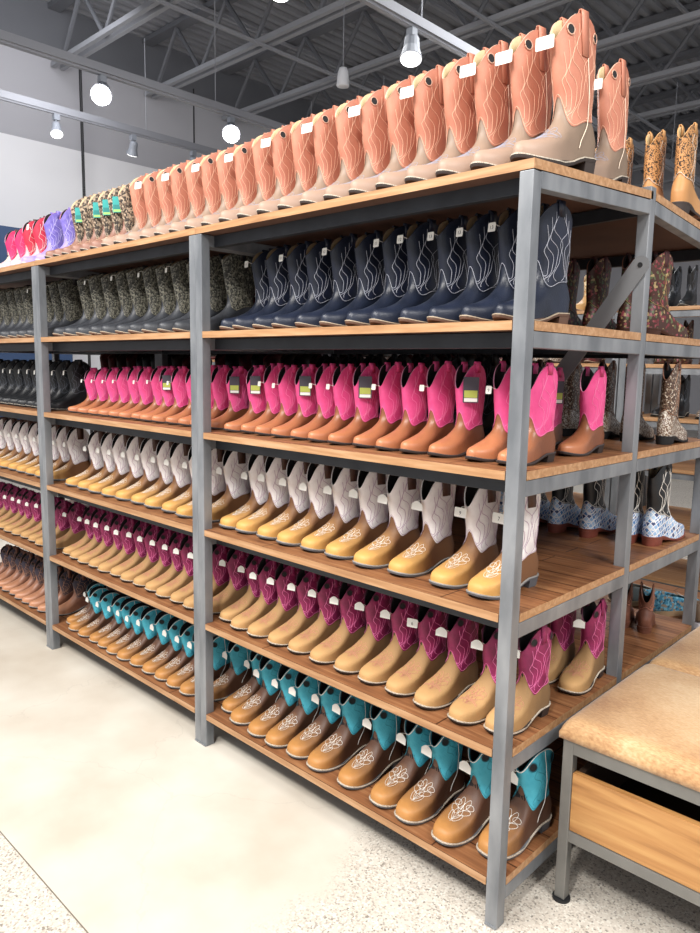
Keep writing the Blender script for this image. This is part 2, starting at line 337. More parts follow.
# ================================================================ shelving
ZB = [0.1035 + (1.8 - 0.1035) * k / 5 for k in range(6)]        # undersides of the boards
TH = 0.021
Z = [z + TH for z in ZB]
PW = 0.035; UW = 1.2565; D0 = 0.66
def post_mb(x, y, h=1.8, s=1):
    mb = MB().box((x, y, 0), (x + PW, y + PW, h))
    return mb
def rack(name, x0, y0, label, tilt=0.0, two=True, width=UW, depth=D0, group='shelving units'):
    t = empty(name, (x0, y0, 0)); tag(t, label, 'shelving rack', group)
    Wd = width; Dp = depth
    def lift(k, y): return tilt * y / Dp if k == 5 else 0
    for (x, y) in ((0, 0), (Wd - PW, 0), (0, Dp - PW), (Wd - PW, Dp - PW)):
        if not two and y == 0: continue
        h = 1.8 - 0.001 + (tilt + 0.035 if tilt and y > 0 and x > 0 else 0)
        p = post_mb(x, y, h).build('post', STEEL, t, bevel=0.002)
        MB().box((x + .002, y - 0.003, 0.0), (x + PW - 0.002, y + PW + 0.003, 0.006)).build('foot', STEEL, p)
    for k in range(6):
        zb = ZB[k]; zt = Z[k]
        # board notched round the posts; the top one lies over them
        n = 0 if k == 5 else PW + 0.0015
        e = 0.0 if k == 5 else 0.0
        poly = [(n, 0.0), (Wd - n, 0.0), (Wd - n, n), (Wd, n), (Wd, Dp - n), (Wd - n, Dp - n), (Wd - n, Dp), (n, Dp), (n, Dp - n), (0, Dp - n), (0, n), (n, n)] if n else [(0.0015, 0), (Wd, 0), (Wd, Dp), (0.0015, Dp)]
        if not two: poly = [(x, max(y, 0.0012)) for x, y in poly] if n else [(0, .0012), (Wd, .0012), (Wd, Dp), (0, Dp)]
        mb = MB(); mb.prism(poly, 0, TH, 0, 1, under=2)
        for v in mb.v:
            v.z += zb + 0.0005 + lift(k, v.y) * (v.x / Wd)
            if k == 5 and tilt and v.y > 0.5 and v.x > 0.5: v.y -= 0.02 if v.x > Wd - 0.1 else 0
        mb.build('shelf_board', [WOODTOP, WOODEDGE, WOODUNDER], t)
        RH = 0.038
        # rails: at both ends flush with the end plane, front and back set in a little
        for (xa, xb) in ((0.0, 0.03), (Wd - 0.03, Wd)):
            r = MB().box((xa, PW if two else 0.0015, zb - RH), (xb, Dp - PW, zb - 0.001))
            for v in r.v: v.z += lift(k, v.y) * (v.x / Wd)
            r.build('end_rail', STEEL, t, bevel=0.0015)
        for (ya, yb) in ((0.055, 0.085), (Dp - 0.034, Dp - 0.010)):
            if not two and ya < 0.1: continue
            r = MB().box((.031, ya, zb - RH), (Wd - .031, yb, zb - 0.001))
            for v in r.v: v.z += lift(k, v.y) * (v.x / Wd)
            r.build('long_rail', STEELD, t, bevel=0.0015)
    return t
near = rack('shelving_rack', -UW, 0, 'steel and wood shelving rack forming the near corner, with a sagging tilted top board', tilt=0.045)
r2 = rack('shelving_rack', -2 * UW, 0, 'steel and wood shelving rack in the middle of the front row')
r3 = rack('shelving_rack', -3 * UW, 0, 'steel and wood shelving rack at the far left edge of the picture')
# rear racks, back to back, sharing the middle uprights
def rear(x0, label, tilt):
    t = empty('rear_shelving_rack', (x0, D0, 0)); tag(t, label, 'shelving rack', 'shelving units')
    Dp = 0.637; Wd = UW
    for x in (0, Wd - PW):
        p = post_mb(x, Dp - PW, 1.8).build('post', STEEL, t, bevel=0.002)
        MB().box((x + 0.002, Dp - PW - 0.003, 0), (x + PW - 0.002, Dp + 0.003, 0.006)).build('foot', STEEL, p)
    for k in range(6):
        zb = ZB[k]; n = 0 if k == 5 else PW + 0.0015
        lf = (lambda y, x: tilt * (1 - y / Dp) * (x / Wd)) if k == 5 else (lambda y, x: 0)
        poly = [(0, 0.002), (Wd, 0.002), (Wd, Dp - n), (Wd - n, Dp - n), (Wd - n, Dp), (n, Dp), (n, Dp - n), (0, Dp - n)] if n else [(0, 0.002), (Wd, 0.002), (Wd, Dp), (0, Dp)]
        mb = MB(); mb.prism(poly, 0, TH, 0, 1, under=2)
        for v in mb.v: v.z += zb + 0.0005 + lf(v.y, v.x)
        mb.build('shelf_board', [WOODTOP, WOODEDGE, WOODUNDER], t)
        for (xa, xb) in ((0.0, 0.03), (Wd - 0.03, Wd)):
            r = MB().box((xa, 0.003, zb - 0.038), (xb, Dp - PW, zb - 0.001))
            for v in r.v: v.z += lf(v.y, v.x)
            r.build('end_rail', STEEL, t, bevel=0.0015)
        r = MB().box((PW, Dp - 0.034, zb - 0.038), (Wd - PW, Dp - 0.01, zb - 0.001)).build('long_rail', STEELD, t, bevel=0.0015)
    return t
rear(-UW, 'steel and wood shelving rack standing behind the near corner rack, boots facing away', 0.045)
rear(-3 * UW, 'steel and wood shelving rack behind the far left front rack, mostly hidden', 0)
rear(-2 * UW, 'steel and wood shelving rack behind the middle front rack, mostly hidden', 0)
# flat brace bars
BR = mat('brace_grey', '8b8c8e', 0.45, 0.3)
def brace(x0, z0, x1, z1, y, parent, hole=True):
    dx, dz = x1 - x0, z1 - z0; L = math.hypot(dx, dz); ang = math.atan2(dz, dx); w = 0.025
    poly = [(w * math.cos(a), w * math.sin(a)) for a in [R(90 + 180 * i / 10) for i in range(11)]] + [(L + w * math.cos(a), w * math.sin(a)) for a in [R(-90 + 180 * i / 10) for i in range(11)]]
    M = Matrix.Translation((x0, y, z0)) @ Matrix.Rotation(-ang, 4, 'Y') @ Matrix.Rotation(R(90), 4, 'X')
    o = MB().prism(poly, -0.002, 0.002, M=M).build('brace', BR, parent)
    MB().tube([(x0, y - 0.0045, z0), (x0, y - 0.0022, z0)], 0.007, 12).build('bolt_hole', DARK, o)
# (in the rack's own coordinates)
brace(UW - 0.013, 1.668, UW - 0.30, 1.27, 0.6175, near)

# ================================================================ boots
def lerp(a, b, t): return a + (b - a) * t
def ss(x, a, b):
    t = min(1, max(0, (x - a) / (b - a))); return t * t * (3 - 2 * t)
def table(tb, x):
    if x <= tb[0][0]: return tb[0][1]
    for (a, b), (c, d) in zip(tb, tb[1:]):
        if x <= c:
            t = (x - a) / (c - a); return b + (d - b) * t
    return tb[-1][1]
class Last:
    """shape of a western boot; y = 0 at the toe, metres for a 0.28 m foot, scaled by f"""
    def __init__(s, L=0.28, H=0.28, toe='square', slim=1.0, lean=0.0, dip=0.05, wide=1.0, mouth=1.0):
        s.f = L / 0.28; s.H = H; s.toe = toe; s.slim = slim; s.lean = lean; s.dip = dip; s.wide = wide
        hf = H / s.f
        s.YF = [(0, .002), (.008, 0), (.02, .0), (.03, .004), (.038, .013), (.045, .030), (.052, .052), (.060, .076), (.07, .100), (.085, .124), (.10, .139), (.12, .148), (.15, .149), (.19, .140), (hf, .134 - .016 * mouth)]
        s.YB = [(0, .272), (.02, .276), (.045, .277), (.08, .267), (.11, .259), (.14, .260), (.19, .269), (hf, .272 + .012 * mouth)]
        s.W = [(0, .035), (.02, .040), (.05, .046), (.085, .049), (.12, .044), (.16, .035), (.20, .033), (.24, .034), (.28, .033)]
        s.WS = [(0, .035), (.09, .034), (.12, .034), (.16, .036), (hf, .029)]
        s.BASE = [(0, .011), (.03, .004), (.06, 0), (.115, 0), (.16, .009), (.20, .023), (.28, .026)]
    def raw(s, z, th):
        """z, y in the 0.28 m last"""
        yf, yb = table(s.YF, z), table(s.YB, z); hd = (yb - yf) / 2; yc = (yb + yf) / 2
        u = math.cos(th); y = yc + hd * u
        k = ss(z, .075, .13)
        rf = lerp(.052 if s.toe == 'square' else .085, hd, k); rb = lerp(.036, hd, k)
        n = lerp(3.1 if s.toe == 'square' else 2.1, 2.0, k)
        d = min(1, (y - yf) / rf); e = min(1, (yb - y) / rb)
        cf = max(0, 1 - (1 - d) ** n) ** (1 / n); ce = max(0, 1 - (1 - e) ** 2) ** .5
        w = lerp(table(s.W, y), table(s.WS, z) * s.slim, k) * s.wide
        x = w * cf * ce * (1 if math.sin(th) >= 0 else -1)
        return x, y
    def warp(s, x, y, z):
        b = table(s.BASE, y) * (1 - ss(z, .03, .16))
        f = s.f
        zz = z + b
        return Vector((x * f, y * f + s.lean * max(0, z - .1), zz * f))
    def P(s, z, th, off=0):
        x, y = s.raw(z, th)
        if off:
            a = s.raw(z, th - .06); b = s.raw(z, th + .06)
            tx, ty = b[0] - a[0], b[1] - a[1]; l = math.hypot(tx, ty) or 1
            # outline runs counter-clockwise -> outward normal to the right
            nx, ny = ty / l, -tx / l
            cx, cy = 0, (table(s.YF, z) + table(s.YB, z)) / 2
            if nx * (x - cx) + ny * (y - cy) < 0: nx, ny = -nx, -ny
            dz = 0
            if z < .11 and y < .15: dz = off * .8
            return s.warp(x + nx * off, y + ny * off, z + dz)
        return s.warp(x, y, z)
    def zb(s, th):      # where the shaft meets the foot
        ph = abs(math.atan2(math.sin(th), -math.cos(th)))     # 0 front, pi back
        side = ph - 1.25
        return .094 + .060 * math.exp(-(ph / .50) ** 2) + .030 * math.exp(-((math.pi - ph) / .55) ** 2) - .012 * math.exp(-(side / .35) ** 2)
    def zt(s, th):
        return s.H / s.f - s.dip / s.f * abs(math.cos(th)) ** 2.2
    def top(s, x, y):
        """height of the vamp's upper surface at x, y"""
        lo, hi = .02, .16
        for _ in range(18):
            z = (lo + hi) / 2; yf = table(s.YF, z)
            if y <= yf: hi = z; continue
            d = min(1, (y - yf) / (.052 if s.toe == 'square' else .085)); n = 3.1 if s.toe == 'square' else 2.1
            w = table(s.W, y) * s.wide * max(0, 1 - (1 - d) ** n) ** (1 / n)
            if w > abs(x): lo = z
            else: hi = z
        return s.warp(x, y, lo)
def ribbon(mb, pts, nrm, w):
    n = len(pts); v = []
    for i, p in enumerate(pts):
        t = (pts[min(i + 1, n - 1)] - pts[max(i - 1, 0)]); t = t.normalized() if t.length else Vector((0, 0, 1))
        sd = t.cross(nrm[i]).normalized() * w / 2
        v += [p - sd, p + nrm[i] * w * .35, p + sd]
    f = []
    for i in range(n - 1):
        f += [(3 * i, 3 * i + 1, 3 * i + 4, 3 * i + 3), (3 * i + 1, 3 * i + 2, 3 * i + 5, 3 * i + 4)]
    mb.add(v, f)
def surf_ribbon(mb, L, path, w, off=.0022):
    pts = []; nr = []
    for th, z in path:
        p = L.P(z, th, off); a = L.P(z, th + .03, off); b = L.P(z, th - .03, off); c = L.P(z + .004, th, off)
        n = (a - b).cross(c - p); n = n.normalized() if n.length else Vector((1, 0, 0))
        cen = L.warp(0, (table(L.YF, z) + table(L.YB, z)) / 2, z)
        if n.dot(p - cen) < 0: n = -n
        pts.append(p); nr.append(n)
    ribbon(mb, pts, nr, w)
def vamp_ribbon(mb, L, path, w):
    pts = []; nr = []
    for x, y in path:
        p = L.top(x, y); a = L.top(x + .002, y); b = L.top(x, y + .002)
        n = (a - p).cross(b - p); n = n.normalized() if n.length else Vector((0, 0, 1))
        if n.z < 0: n = -n
        pts.append(p + n * .0008); nr.append(n)
    ribbon(mb, pts, nr, w)

def txt_mesh(s, size):
    c = bpy.data.curves.new('txt', 'FONT'); c.body = s; c.size = size; c.align_x = 'CENTER'; c.align_y = 'CENTER'; c.resolution_u = 2
    o = bpy.data.objects.new('txt', c); COL.objects.link(o)
    me = bpy.data.meshes.new_from_object(o.evaluated_get(bpy.context.evaluated_depsgraph_get()))
    bpy.data.objects.remove(o); bpy.data.curves.remove(c)
    return me
CARD = mat('white_card', 'f1efe8', 0.7); CARDT = mat('teal_card', '2e9c97', 0.6); CARDD = mat('dark_card', '4a4550', 0.5); CARDY = mat('yellow_print', 'b9c25a', 0.6)
INK = mat('black_ink', '2a2a2a', 0.7); STRING = mat('white_string', 'ece8e0', 0.8)
TXT = {}
def rrect(w, h, r, n=4):
    pts = []
    for cx, cy, a0 in ((w / 2 - r, h / 2 - r, 0), (-w / 2 + r, h / 2 - r, 90), (-w / 2 + r, -h / 2 + r, 180), (w / 2 - r, -h / 2 + r, 270)):
        for i in range(n + 1):
            a = R(a0 + 90 * i / n); pts.append((cx + r * math.cos(a), cy + r * math.sin(a)))
    return pts
def make_tag(parent, L, text, w=.030, h=.021, shape='card', zf=.76, rot=(0, 0), dx=-.012):
    """little price card on a string at the front of the shaft"""
    f = L.f; z = L.H / f * zf; p = L.P(z, math.pi + .0001, .006); p = p + Vector((dx, -.010, 0))
    M = Matrix.Translation(p) @ Euler((R(90 - 6 + rot[0]), 0, R(rot[1]))).to_matrix().to_4x4()
    poly = rrect(w, h, .003)
    if shape == 'bell': poly = [(-w / 2, -h / 2), (w / 2, -h / 2), (w / 2, h * .12), (w * .28, h * .38), (w * .1, h / 2), (-w * .1, h / 2), (-w * .28, h * .38), (-w / 2, h * .12)]
    t = MB().prism(poly, -.0005, .0005, M=M).build('price_tag', CARD if shape != 'teal' else CARDT, parent); reg(t, parent)
    if text:
        key = (text, round(h, 4))
        if key not in TXT: TXT[key] = txt_mesh(text, h * .55)
        me = TXT[key].copy(); me.transform(M @ Matrix.Translation((0, -h * .06, .0009))); me.materials.clear(); me.materials.append(INK)
        o = bpy.data.objects.new('print', me); COL.objects.link(o); o.parent = t; reg(o, t)
    top = M @ Vector((0, h / 2 - .002, .0006)); a = L.P(L.zt(math.pi) + .001, math.pi, .001)
    mid = (top + a) / 2 + Vector((-.003, -.004, .002))
    s = MB().tube([top, mid, a], .0008, 4).build('string', STRING, parent); reg(s, parent)
def make_hangtag(parent, L, mats, w=.040, h=.066, th=2.25, zf=.72):
    f = L.f; z = L.H / f * zf; p = L.P(z, th, .020)
    ang = math.atan2(p.x, -(p.y - (table(L.YF, z) + table(L.YB, z)) / 2 * f))
    M = Matrix.Translation(p) @ Euler((R(90), 0, R(42))).to_matrix().to_4x4()
    mb = MB().prism(rrect(w, h, .002), -.0006, .0006, M=M)
    if len(mats) > 1:
        mb.add([M @ Vector(q) for q in ((-w * .42, -h * .30, .0009), (w * .42, -h * .30, .0009), (w * .42, -h * .02, .0009), (-w * .42, -h * .02, .0009))], [(0, 1, 2, 3)], 1)
        mb.add([M @ Vector(q) for q in ((-w * .42, -h * .46, .0009), (w * .42, -h * .46, .0009), (w * .42, -h * .32, .0009), (-w * .42, -h * .32, .0009))], [(0, 1, 2, 3)], 2)
    reg(mb.build('hang_tag', mats, parent), parent)

def make_boot(name, st):
    L = Last(st['L'], st['H'], st.get('toe', 'square'), st.get('slim', 1), st.get('lean', 0), st.get('dip', .05), st.get('wide', 1), st.get('mouth', 1))
    root = empty(name); f = L.f; half = st['L'] / 2
    M = 36
    ths = [2 * math.pi * j / M for j in range(M)]
    # foot
    N = 20; v = []; fc = []
    for i in range(N + 1):
        t = i / N
        for th in ths:
            zb = L.zb(th) + .006; tt = t
            z = .003 + (zb - .003) * (tt ** .9)
            p = L.P(z, th, 0); v.append(p)
    for i in range(N):
        for j in range(M):
            k = (j + 1) % M; fc.append((i * M + j, i * M + k, (i + 1) * M + k, (i + 1) * M + j))
    fc.append(tuple(range(M)))
    o = link_mesh('vamp', v, fc, st['vamp'], root, True); reg(o, root)
    # shaft
    N2 = 12; v = []; fc = []
    for i in range(N2 + 1):
        for th in ths:
            a, b = L.zb(th), L.zt(th); z = lerp(a, b, i / N2)
            v.append(L.P(z, th, .0014))
    for i in range(N2):
        for j in range(M):
            k = (j + 1) % M; fc.append((i * M + j, i * M + k, (i + 1) * M + k, (i + 1) * M + j))
    o = link_mesh('shaft', v, fc, st['shaft'], root, True); reg(o, root)
    # lining with rim
    v = []; fc = []
    offs = [(.0016, 0, 1.0), (-.0022, .001, 1.0), (-.003, -.02, 1), (-.003, -.06, 1), (-.003, -.11, 1)]
    for off, dz, _ in offs:
        for th in ths: v.append(L.P(max(.1, L.zt(th) + dz), th, off))
    for i in range(len(offs) - 1):
        for j in range(M):
            k = (j + 1) % M; fc.append((i * M + k, i * M + j, (i + 1) * M + j, (i + 1) * M + k))
    fm = [1] * M + [0] * (M * (len(offs) - 2))
    o = link_mesh('lining', v, fc, [st['lining'], st.get('rim', st['lining'])], root, True, fm); reg(o, root)
    # sole + welt
    def outline(z, off): return [L.P(z, th, off) for th in ths]
    a = outline(.006, .0045); 
    def ring(dz, off):
        r = []
        for th in ths:
            x, y = L.raw(.006, th); q = L.P(.006, th, off); q.z = (table(L.BASE, y) + dz) * f; r.append(q)
        return r
    mb = MB(); r0, r1, r2_ = ring(0.0, .0030), ring(.004, .0042), ring(.0075, .0042)
    v = r0 + r1 + r2_; fc = [tuple(reversed(range(M)))]
    for i in range(2):
        for j in range(M):
            k = (j + 1) % M; fc.append((i * M + j, i * M + k, (i + 1) * M + k, (i + 1) * M + j))
    fc.append(tuple(range(2 * M, 3 * M)))
    mb.add(v, fc); o = mb.build('sole', st['sole'], root); reg(o, root)
    if st.get('welt'):
        r0, r1 = ring(.0066, .0052), ring(.0090, .0050); r3 = ring(.0095, .001)
        v = r0 + r1 + r3; fc = []
        for i in range(2):
            for j in range(M):
                k = (j + 1) % M; fc.append((i * M + j, i * M + k, (i + 1) * M + k, (i + 1) * M + j))
        mb = MB().add(v, fc); reg(mb.build('welt', st['welt'], root), root)
    # heel
    def hring(z, grow):
        pts = []
        for i in range(20):
            a = -math.pi / 2 + math.pi * i / 19
            pts.append(Vector(((.033 + grow) * math.sin(a), .237 + (.037 + grow) * math.cos(a), z)))
        pts.append(Vector((.033 + grow, .212, z)) ); pts.insert(0, Vector((-.033 - grow, .212, z)))
        return [Vector((q.x * f * L.wide, q.y * f, q.z * f)) for q in pts]
    a, b = hring(0, -.001), hring(.0255, .0035); n = len(a)
    mb = MB().add(a + b, [tuple(range(n)), tuple(reversed(range(n, 2 * n)))] + [(i, n + i, n + (i + 1) % n, (i + 1) % n) for i in range(n)])
    reg(mb.build('heel', st.get('heel', st['sole']), root), root)
    # stitching on both sides of the shaft
    sw = st.get('stitch_w', .0014)
    if st.get('stitch'):
        mb = MB(); H = L.H / f
        for side in (1, -1):
            for kq in range(st.get('lines', 4)):
                for mir in (1, -1):
                    path = []
                    for i in range(26):
                        t = i / 25
                        wob = math.sin(2 * math.pi * (1.6 * t + .12 * kq)) * .22 + math.sin(2 * math.pi * 3.1 * t + kq) * .08
                        a = mir * (.16 + .25 * kq + wob * (1 - .12 * kq)) * (1 - .15 * t)
                        th = math.pi / 2 + a
                        th *= side
                        z0 = max(L.zb(th) + .006, .1); z1 = L.zt(th) - .012 - .008 * kq
                        path.append((th, lerp(z0, z1, t)))
                    surf_ribbon(mb, L, path, sw)
        for off in (0.004,):                                       # row along the foot seam
            path = [(th, L.zb(th) + off) for th in [2 * math.pi * i / 72 for i in range(73)]]
            surf_ribbon(mb, L, path, sw)
        reg(mb.build('stitching', st['stitch'], root), root)
    if st.get('piping'):
        mb = MB(); 
        for side in (1, -1):
            surf_ribbon(mb, L, [(side * (math.pi / 2 - .08 - .25 * (1 - i / 20)), lerp(.03, L.zt(math.pi / 2) - .002, i / 20)) for i in range(21)], .0026, .0028)
        if st.get('edge_piping', True):
            surf_ribbon(mb, L, [(th, L.zt(th) - .002) for th in [2 * math.pi * i / 60 for i in range(61)]], .0028, .0024)
        reg(mb.build('piping', st['piping'], root), root)
    # toe embroidery
    if st.get('toe_stitch'):
        mb = MB(); w = .0010
        for sx in (1, -1):
            for (cx, cy, rx, ry, a0) in ((.011, .068, .007, .017, 25), (.017, .090, .008, .018, 55), (.009, .110, .008, .016, 15), (.021, .110, .007, .012, 80)):
                path = []
                for i in range(15):
                    a = 2 * math.pi * i / 14; lx, ly = rx * math.cos(a), ry * math.sin(a); ca, sa = math.cos(R(a0)), math.sin(R(a0))
                    path.append((sx * (cx + lx * ca + ly * sa), cy - lx * sa + ly * ca))
                vamp_ribbon(mb, L, path, w)
            vamp_ribbon(mb, L, [(sx * (.001 + .012 * math.sin(math.pi * i / 9)), .056 + .05 * i / 9) for i in range(10)], w)
        vamp_ribbon(mb, L, [(0, .048 + .066 * i / 9) for i in range(10)], w)
        if st['toe_stitch'] == 'band':
            pass
        reg(mb.build('embroidery', st.get('toe_mat', st['stitch']), root), root)
    if st.get('toe_cap'):
        mb = MB()
        for k in range(2):
            vamp_ribbon(mb, L, [(lerp(-.036, .036, i / 14), .060 + .005 * k + .010 * math.cos(math.pi * (i / 14 - .5))) for i in range(15)], sw)
        reg(mb.build('toe_stitching', st['toe_cap'], root), root)
    # pull straps at the side seams
    if st.get('pull'):
        for side in (1, -1):
            mb = MB(); zt = L.zt(math.pi / 2); hw = st.get('pull_w', .16); sec = []
            path = [(zt - st.get('pull_len', .05), .0026), (zt - .03, .0030), (zt - .004, .0034), (zt + .006, .0030), (zt + .007, -.002), (zt - .004, -.006), (zt - .03, -.0055)]
            v = []
            for z, off in path:
                for a in (-hw, 0, hw):
                    zc = min(z, zt + .007); v.append(L.P(zc, side * (math.pi / 2 + a), off))
            fc = []
            for i in range(len(path) - 1):
                for j in range(2): fc.append((3 * i + j, 3 * i + j + 1, 3 * i + j + 4, 3 * i + j + 3))
            o = mb.add(v, fc).build('pull_strap', st['pull'], root, True); reg(o, root)
            s = o.modifiers.new('thick', 'SOLIDIFY'); s.thickness = .0016
    if st.get('holes'):
        for side in (1, -1):
            for a in (-.62, .62):
                z = L.zt(math.pi / 2) - .038; th = side * (math.pi / 2 + a)
                c = L.P(z, th, .0026); b1 = (L.P(z, th + .05, .0026) - L.P(z, th - .05, .0026)).normalized(); b2 = (L.P(z + .005, th, .0026) - c).normalized()
                cen = L.warp(0, (table(L.YF, z) + table(L.YB, z)) / 2, z); nn = b1.cross(b2); nn = nn if nn.dot(c - cen) > 0 else -nn
                mb = MB(); r = st.get('hole_r', .0085)
                disc = [c + nn * .0006 + (b1 * math.cos(2 * math.pi * i / 16) + b2 * math.sin(2 * math.pi * i / 16)) * r for i in range(16)]
                mb.add(disc, [tuple(range(16))], 0)
                rim = [c + nn * .0006 + (b1 * math.cos(2 * math.pi * i / 16) + b2 * math.sin(2 * math.pi * i / 16)) * (r + .0012) for i in range(16)]
                mb.tube(rim, .0013, 5, 1, closed=True)
                reg(mb.build('finger_hole', [DARK, st.get('rim', st['lining'])], root), root)
    if st.get('price'):
        make_tag(root, L, *st['price'][0], **st['price'][1])
    if st.get('hang'): make_hangtag(root, L, st['hang'])
    # put the origin on the ground under the middle of the foot
    def shift(o):
        for c in CH.get(o, []):
            c.data.transform(Matrix.Translation((0, -half, 0))); shift(c)
    shift(root)
    root['_L'] = st['L']
    return root

V = {}
def lea(n, c, c2=None, rough=.5, sc=30, nz=.18, bump=.25):
    return mat(n, c, rough, noise=nz, scale=sc, bump=bump, bscale=260, col2=c2)
SUEDE = burnished('sand_suede', 'c69b66', '846645', -.09, .06, .75)
TANB = burnished('tan_burnished', 'd9a55c', '7c5537', -.10, .0, .55)
TEALV = burnished('brown_burnished', 'bd8549', '5f4030', -.10, -.015, .5)
PINKV = burnished('russet_leather', 'c68058', '7f4c32', -.09, .03, .38)
NAVYL = lea('navy_leather', '232a3c', '181e2c', .38, 14)
SOLEG = mat('grey_sole', '63666b', .6); SOLED = mat('dark_sole', '3c3330', .6); WELTW = mat('cream_welt', 'ddd3c2', .6, noise=.35, scale=420, col2='9b8f80')
CREAM = lea('cream_lining', 'd9c49c', 'c8b189', .7); BLACKL = mat('black_lining', '191517', .8); TANL = lea('tan_lining', 'b09a78', None, .8)
WHITE_ST = mat('white_thread', 'eeeae2', .7); LILAC_ST = mat('lilac_thread', 'b99ab0', .7); PINK_ST = mat('pink_thread', 'ef7fb4', .7); CREAM_ST = mat('cream_thread', 'f0cfa8', .7)
SILVER_ST = mat('silver_thread', 'c2c4cf', .6); BLUE_ST = mat('grey_blue_thread', '9aa0b4', .6)
styles = {
 'teal': dict(L=.235, H=.212, toe='square', vamp=TEALV, shaft=lea('teal_suede', '57c0d3', '42aac0', .7), lining=BLACKL, rim=lea('teal_dark', '1f6c7c'), sole=SOLEG, welt=WELTW, stitch=lea('teal_thread', '3596aa', None, .7), lines=2, piping=WHITE_ST, toe_stitch=True, toe_mat=WHITE_ST, holes=True, hole_r=.010, dip=.045, wide=.96,
   price=(('',), dict(w=.036, h=.026, shape='bell', zf=.72))),
 'wine': dict(wide=.96, L=.225, H=.236, toe='square', vamp=SUEDE, shaft=lea('wine_leather', 'a02a62', '7d1d4c', .5), lining=BLACKL, rim=lea('wine_dark', '5c1839'), sole=SOLED, welt=WELTW, stitch=PINK_ST, lines=4, toe_cap=mat('rose_thread', 'c98a72', .7), toe_stitch=True, toe_mat=mat('rose_thread', 'c98a72', .7), holes=True, dip=.055, pull=lea('wine_leather', 'a02a62'),
   price=(('',), dict(w=.032, h=.024, shape='bell', zf=.76, rot=(0, 18)))),
 'white': dict(L=.238, H=.266, toe='square', vamp=TANB, shaft=lea('white_leather', 'f4f0ee', 'e6dfdf', .55), lining=BLACKL, rim=lea('white_leather', 'e6e0de'), sole=SOLEG, welt=mat('grey_welt', '9a9996', .6), stitch=LILAC_ST, lines=4, toe_stitch=True, toe_mat=WHITE_ST, pull=lea('brown_strap', '4d3229'), pull_len=.07, pull_w=.24, dip=.070, mouth=1.25, slim=1.05,
   price=(('',), dict(w=.040, h=.025, shape='bell', zf=.68))),
 'pink': dict(L=.205, H=.238, toe='round', vamp=PINKV, shaft=lea('hot_pink_leather', 'f25c9b', 'e64a8b', .5), lining=BLACKL, rim=lea('pink_rim', 'e59ab8'), sole=SOLED, welt=mat('dark_welt', '4a4446', .5), stitch=mat('magenta_thread', 'fa86b8', .6), lines=3, pull=lea('hot_pink_leather', 'ee4f92'), pull_len=.02, dip=.065, mouth=1.2, wide=.98, slim=1.05,
   price=(('',), dict(w=.017, h=.017, zf=.72))),
 'navy': dict(L=.272, H=.288, toe='round', vamp=NAVYL, shaft=lea('navy_shaft', '20263a', '181e2c', .4), lining=TANL, rim=lea('navy_shaft', '2d3549'), sole=mat('brown_sole', '6e5344', .6), welt=mat('sand_welt', 'b9a890', .6), stitch=SILVER_ST, stitch_w=.0013, lines=4, pull=lea('navy_shaft', '2d3549'), pull_len=.02, dip=.050, slim=.96, wide=.83,
   price=(('13',), dict(w=.022, h=.022, zf=.82))),
 'peach': dict(L=.288, H=.330, toe='round', vamp=burnished('taupe_leather', 'a88d7b', '83705f', -.12, .06, .5), shaft=lea('coral_leather', 'cf8d74', 'bb765f', .45, 9), lining=CREAM, rim=lea('coral_rim', 'e0b49c'), sole=SOLED, welt=WELTW, stitch=mat('peach_thread', 'e9b89c', .7), lines=5, piping=mat('cream_cord', 'f3dfc8', .6), edge_piping=False, toe_stitch=True, toe_mat=BLUE_ST, pull=lea('coral_leather', 'd68a70'), pull_len=.085, holes=True, hole_r=.0095, dip=.06, slim=.98, wide=.84,
   price=(('',), dict(w=.042, h=.028, zf=.80, rot=(0, 12)))),
}
SNK = patterned('dark_snakeskin', '35342f', ['6d6a5e', '4a4a42', '8b887a', '26261f'], 190, .5, thr=.3)
SNB = patterned('brown_snakeskin', '54473c', ['b09c84', '7d6957', '2f2824', 'c0ad94'], 150, .5, thr=.25)
FLO = patterned('floral_leather', '4b2c22', ['9a4c52', '5f6a45', 'b39a6c', '7d3038'], 125, .5, thr=.68)
GLI = patterned('glitter_leather', '4a3429', ['8d7a66', 'cfc3b2', '6b5444'], 260, .35, thr=.6)
BLK = lea('black_leather', '202226', '15171a', .4)
DIA = patterned('blue_diamond_leather', '5d8fc7', ['9ec4ea', '3c4f7d', 'bcd8f2'], 75, .5, thr=.35, randomness=0.0, edge='f4f4f8', turn=(R(45), R(35), R(20)))
BRN = lea('brown_leather', '8a5b48', '6d4436', .45)
LAC = patterned('black_lace_tan', 'c9935f', ['2a211d', '3a2c22', 'b5804c'], 300, .5, thr=.46)
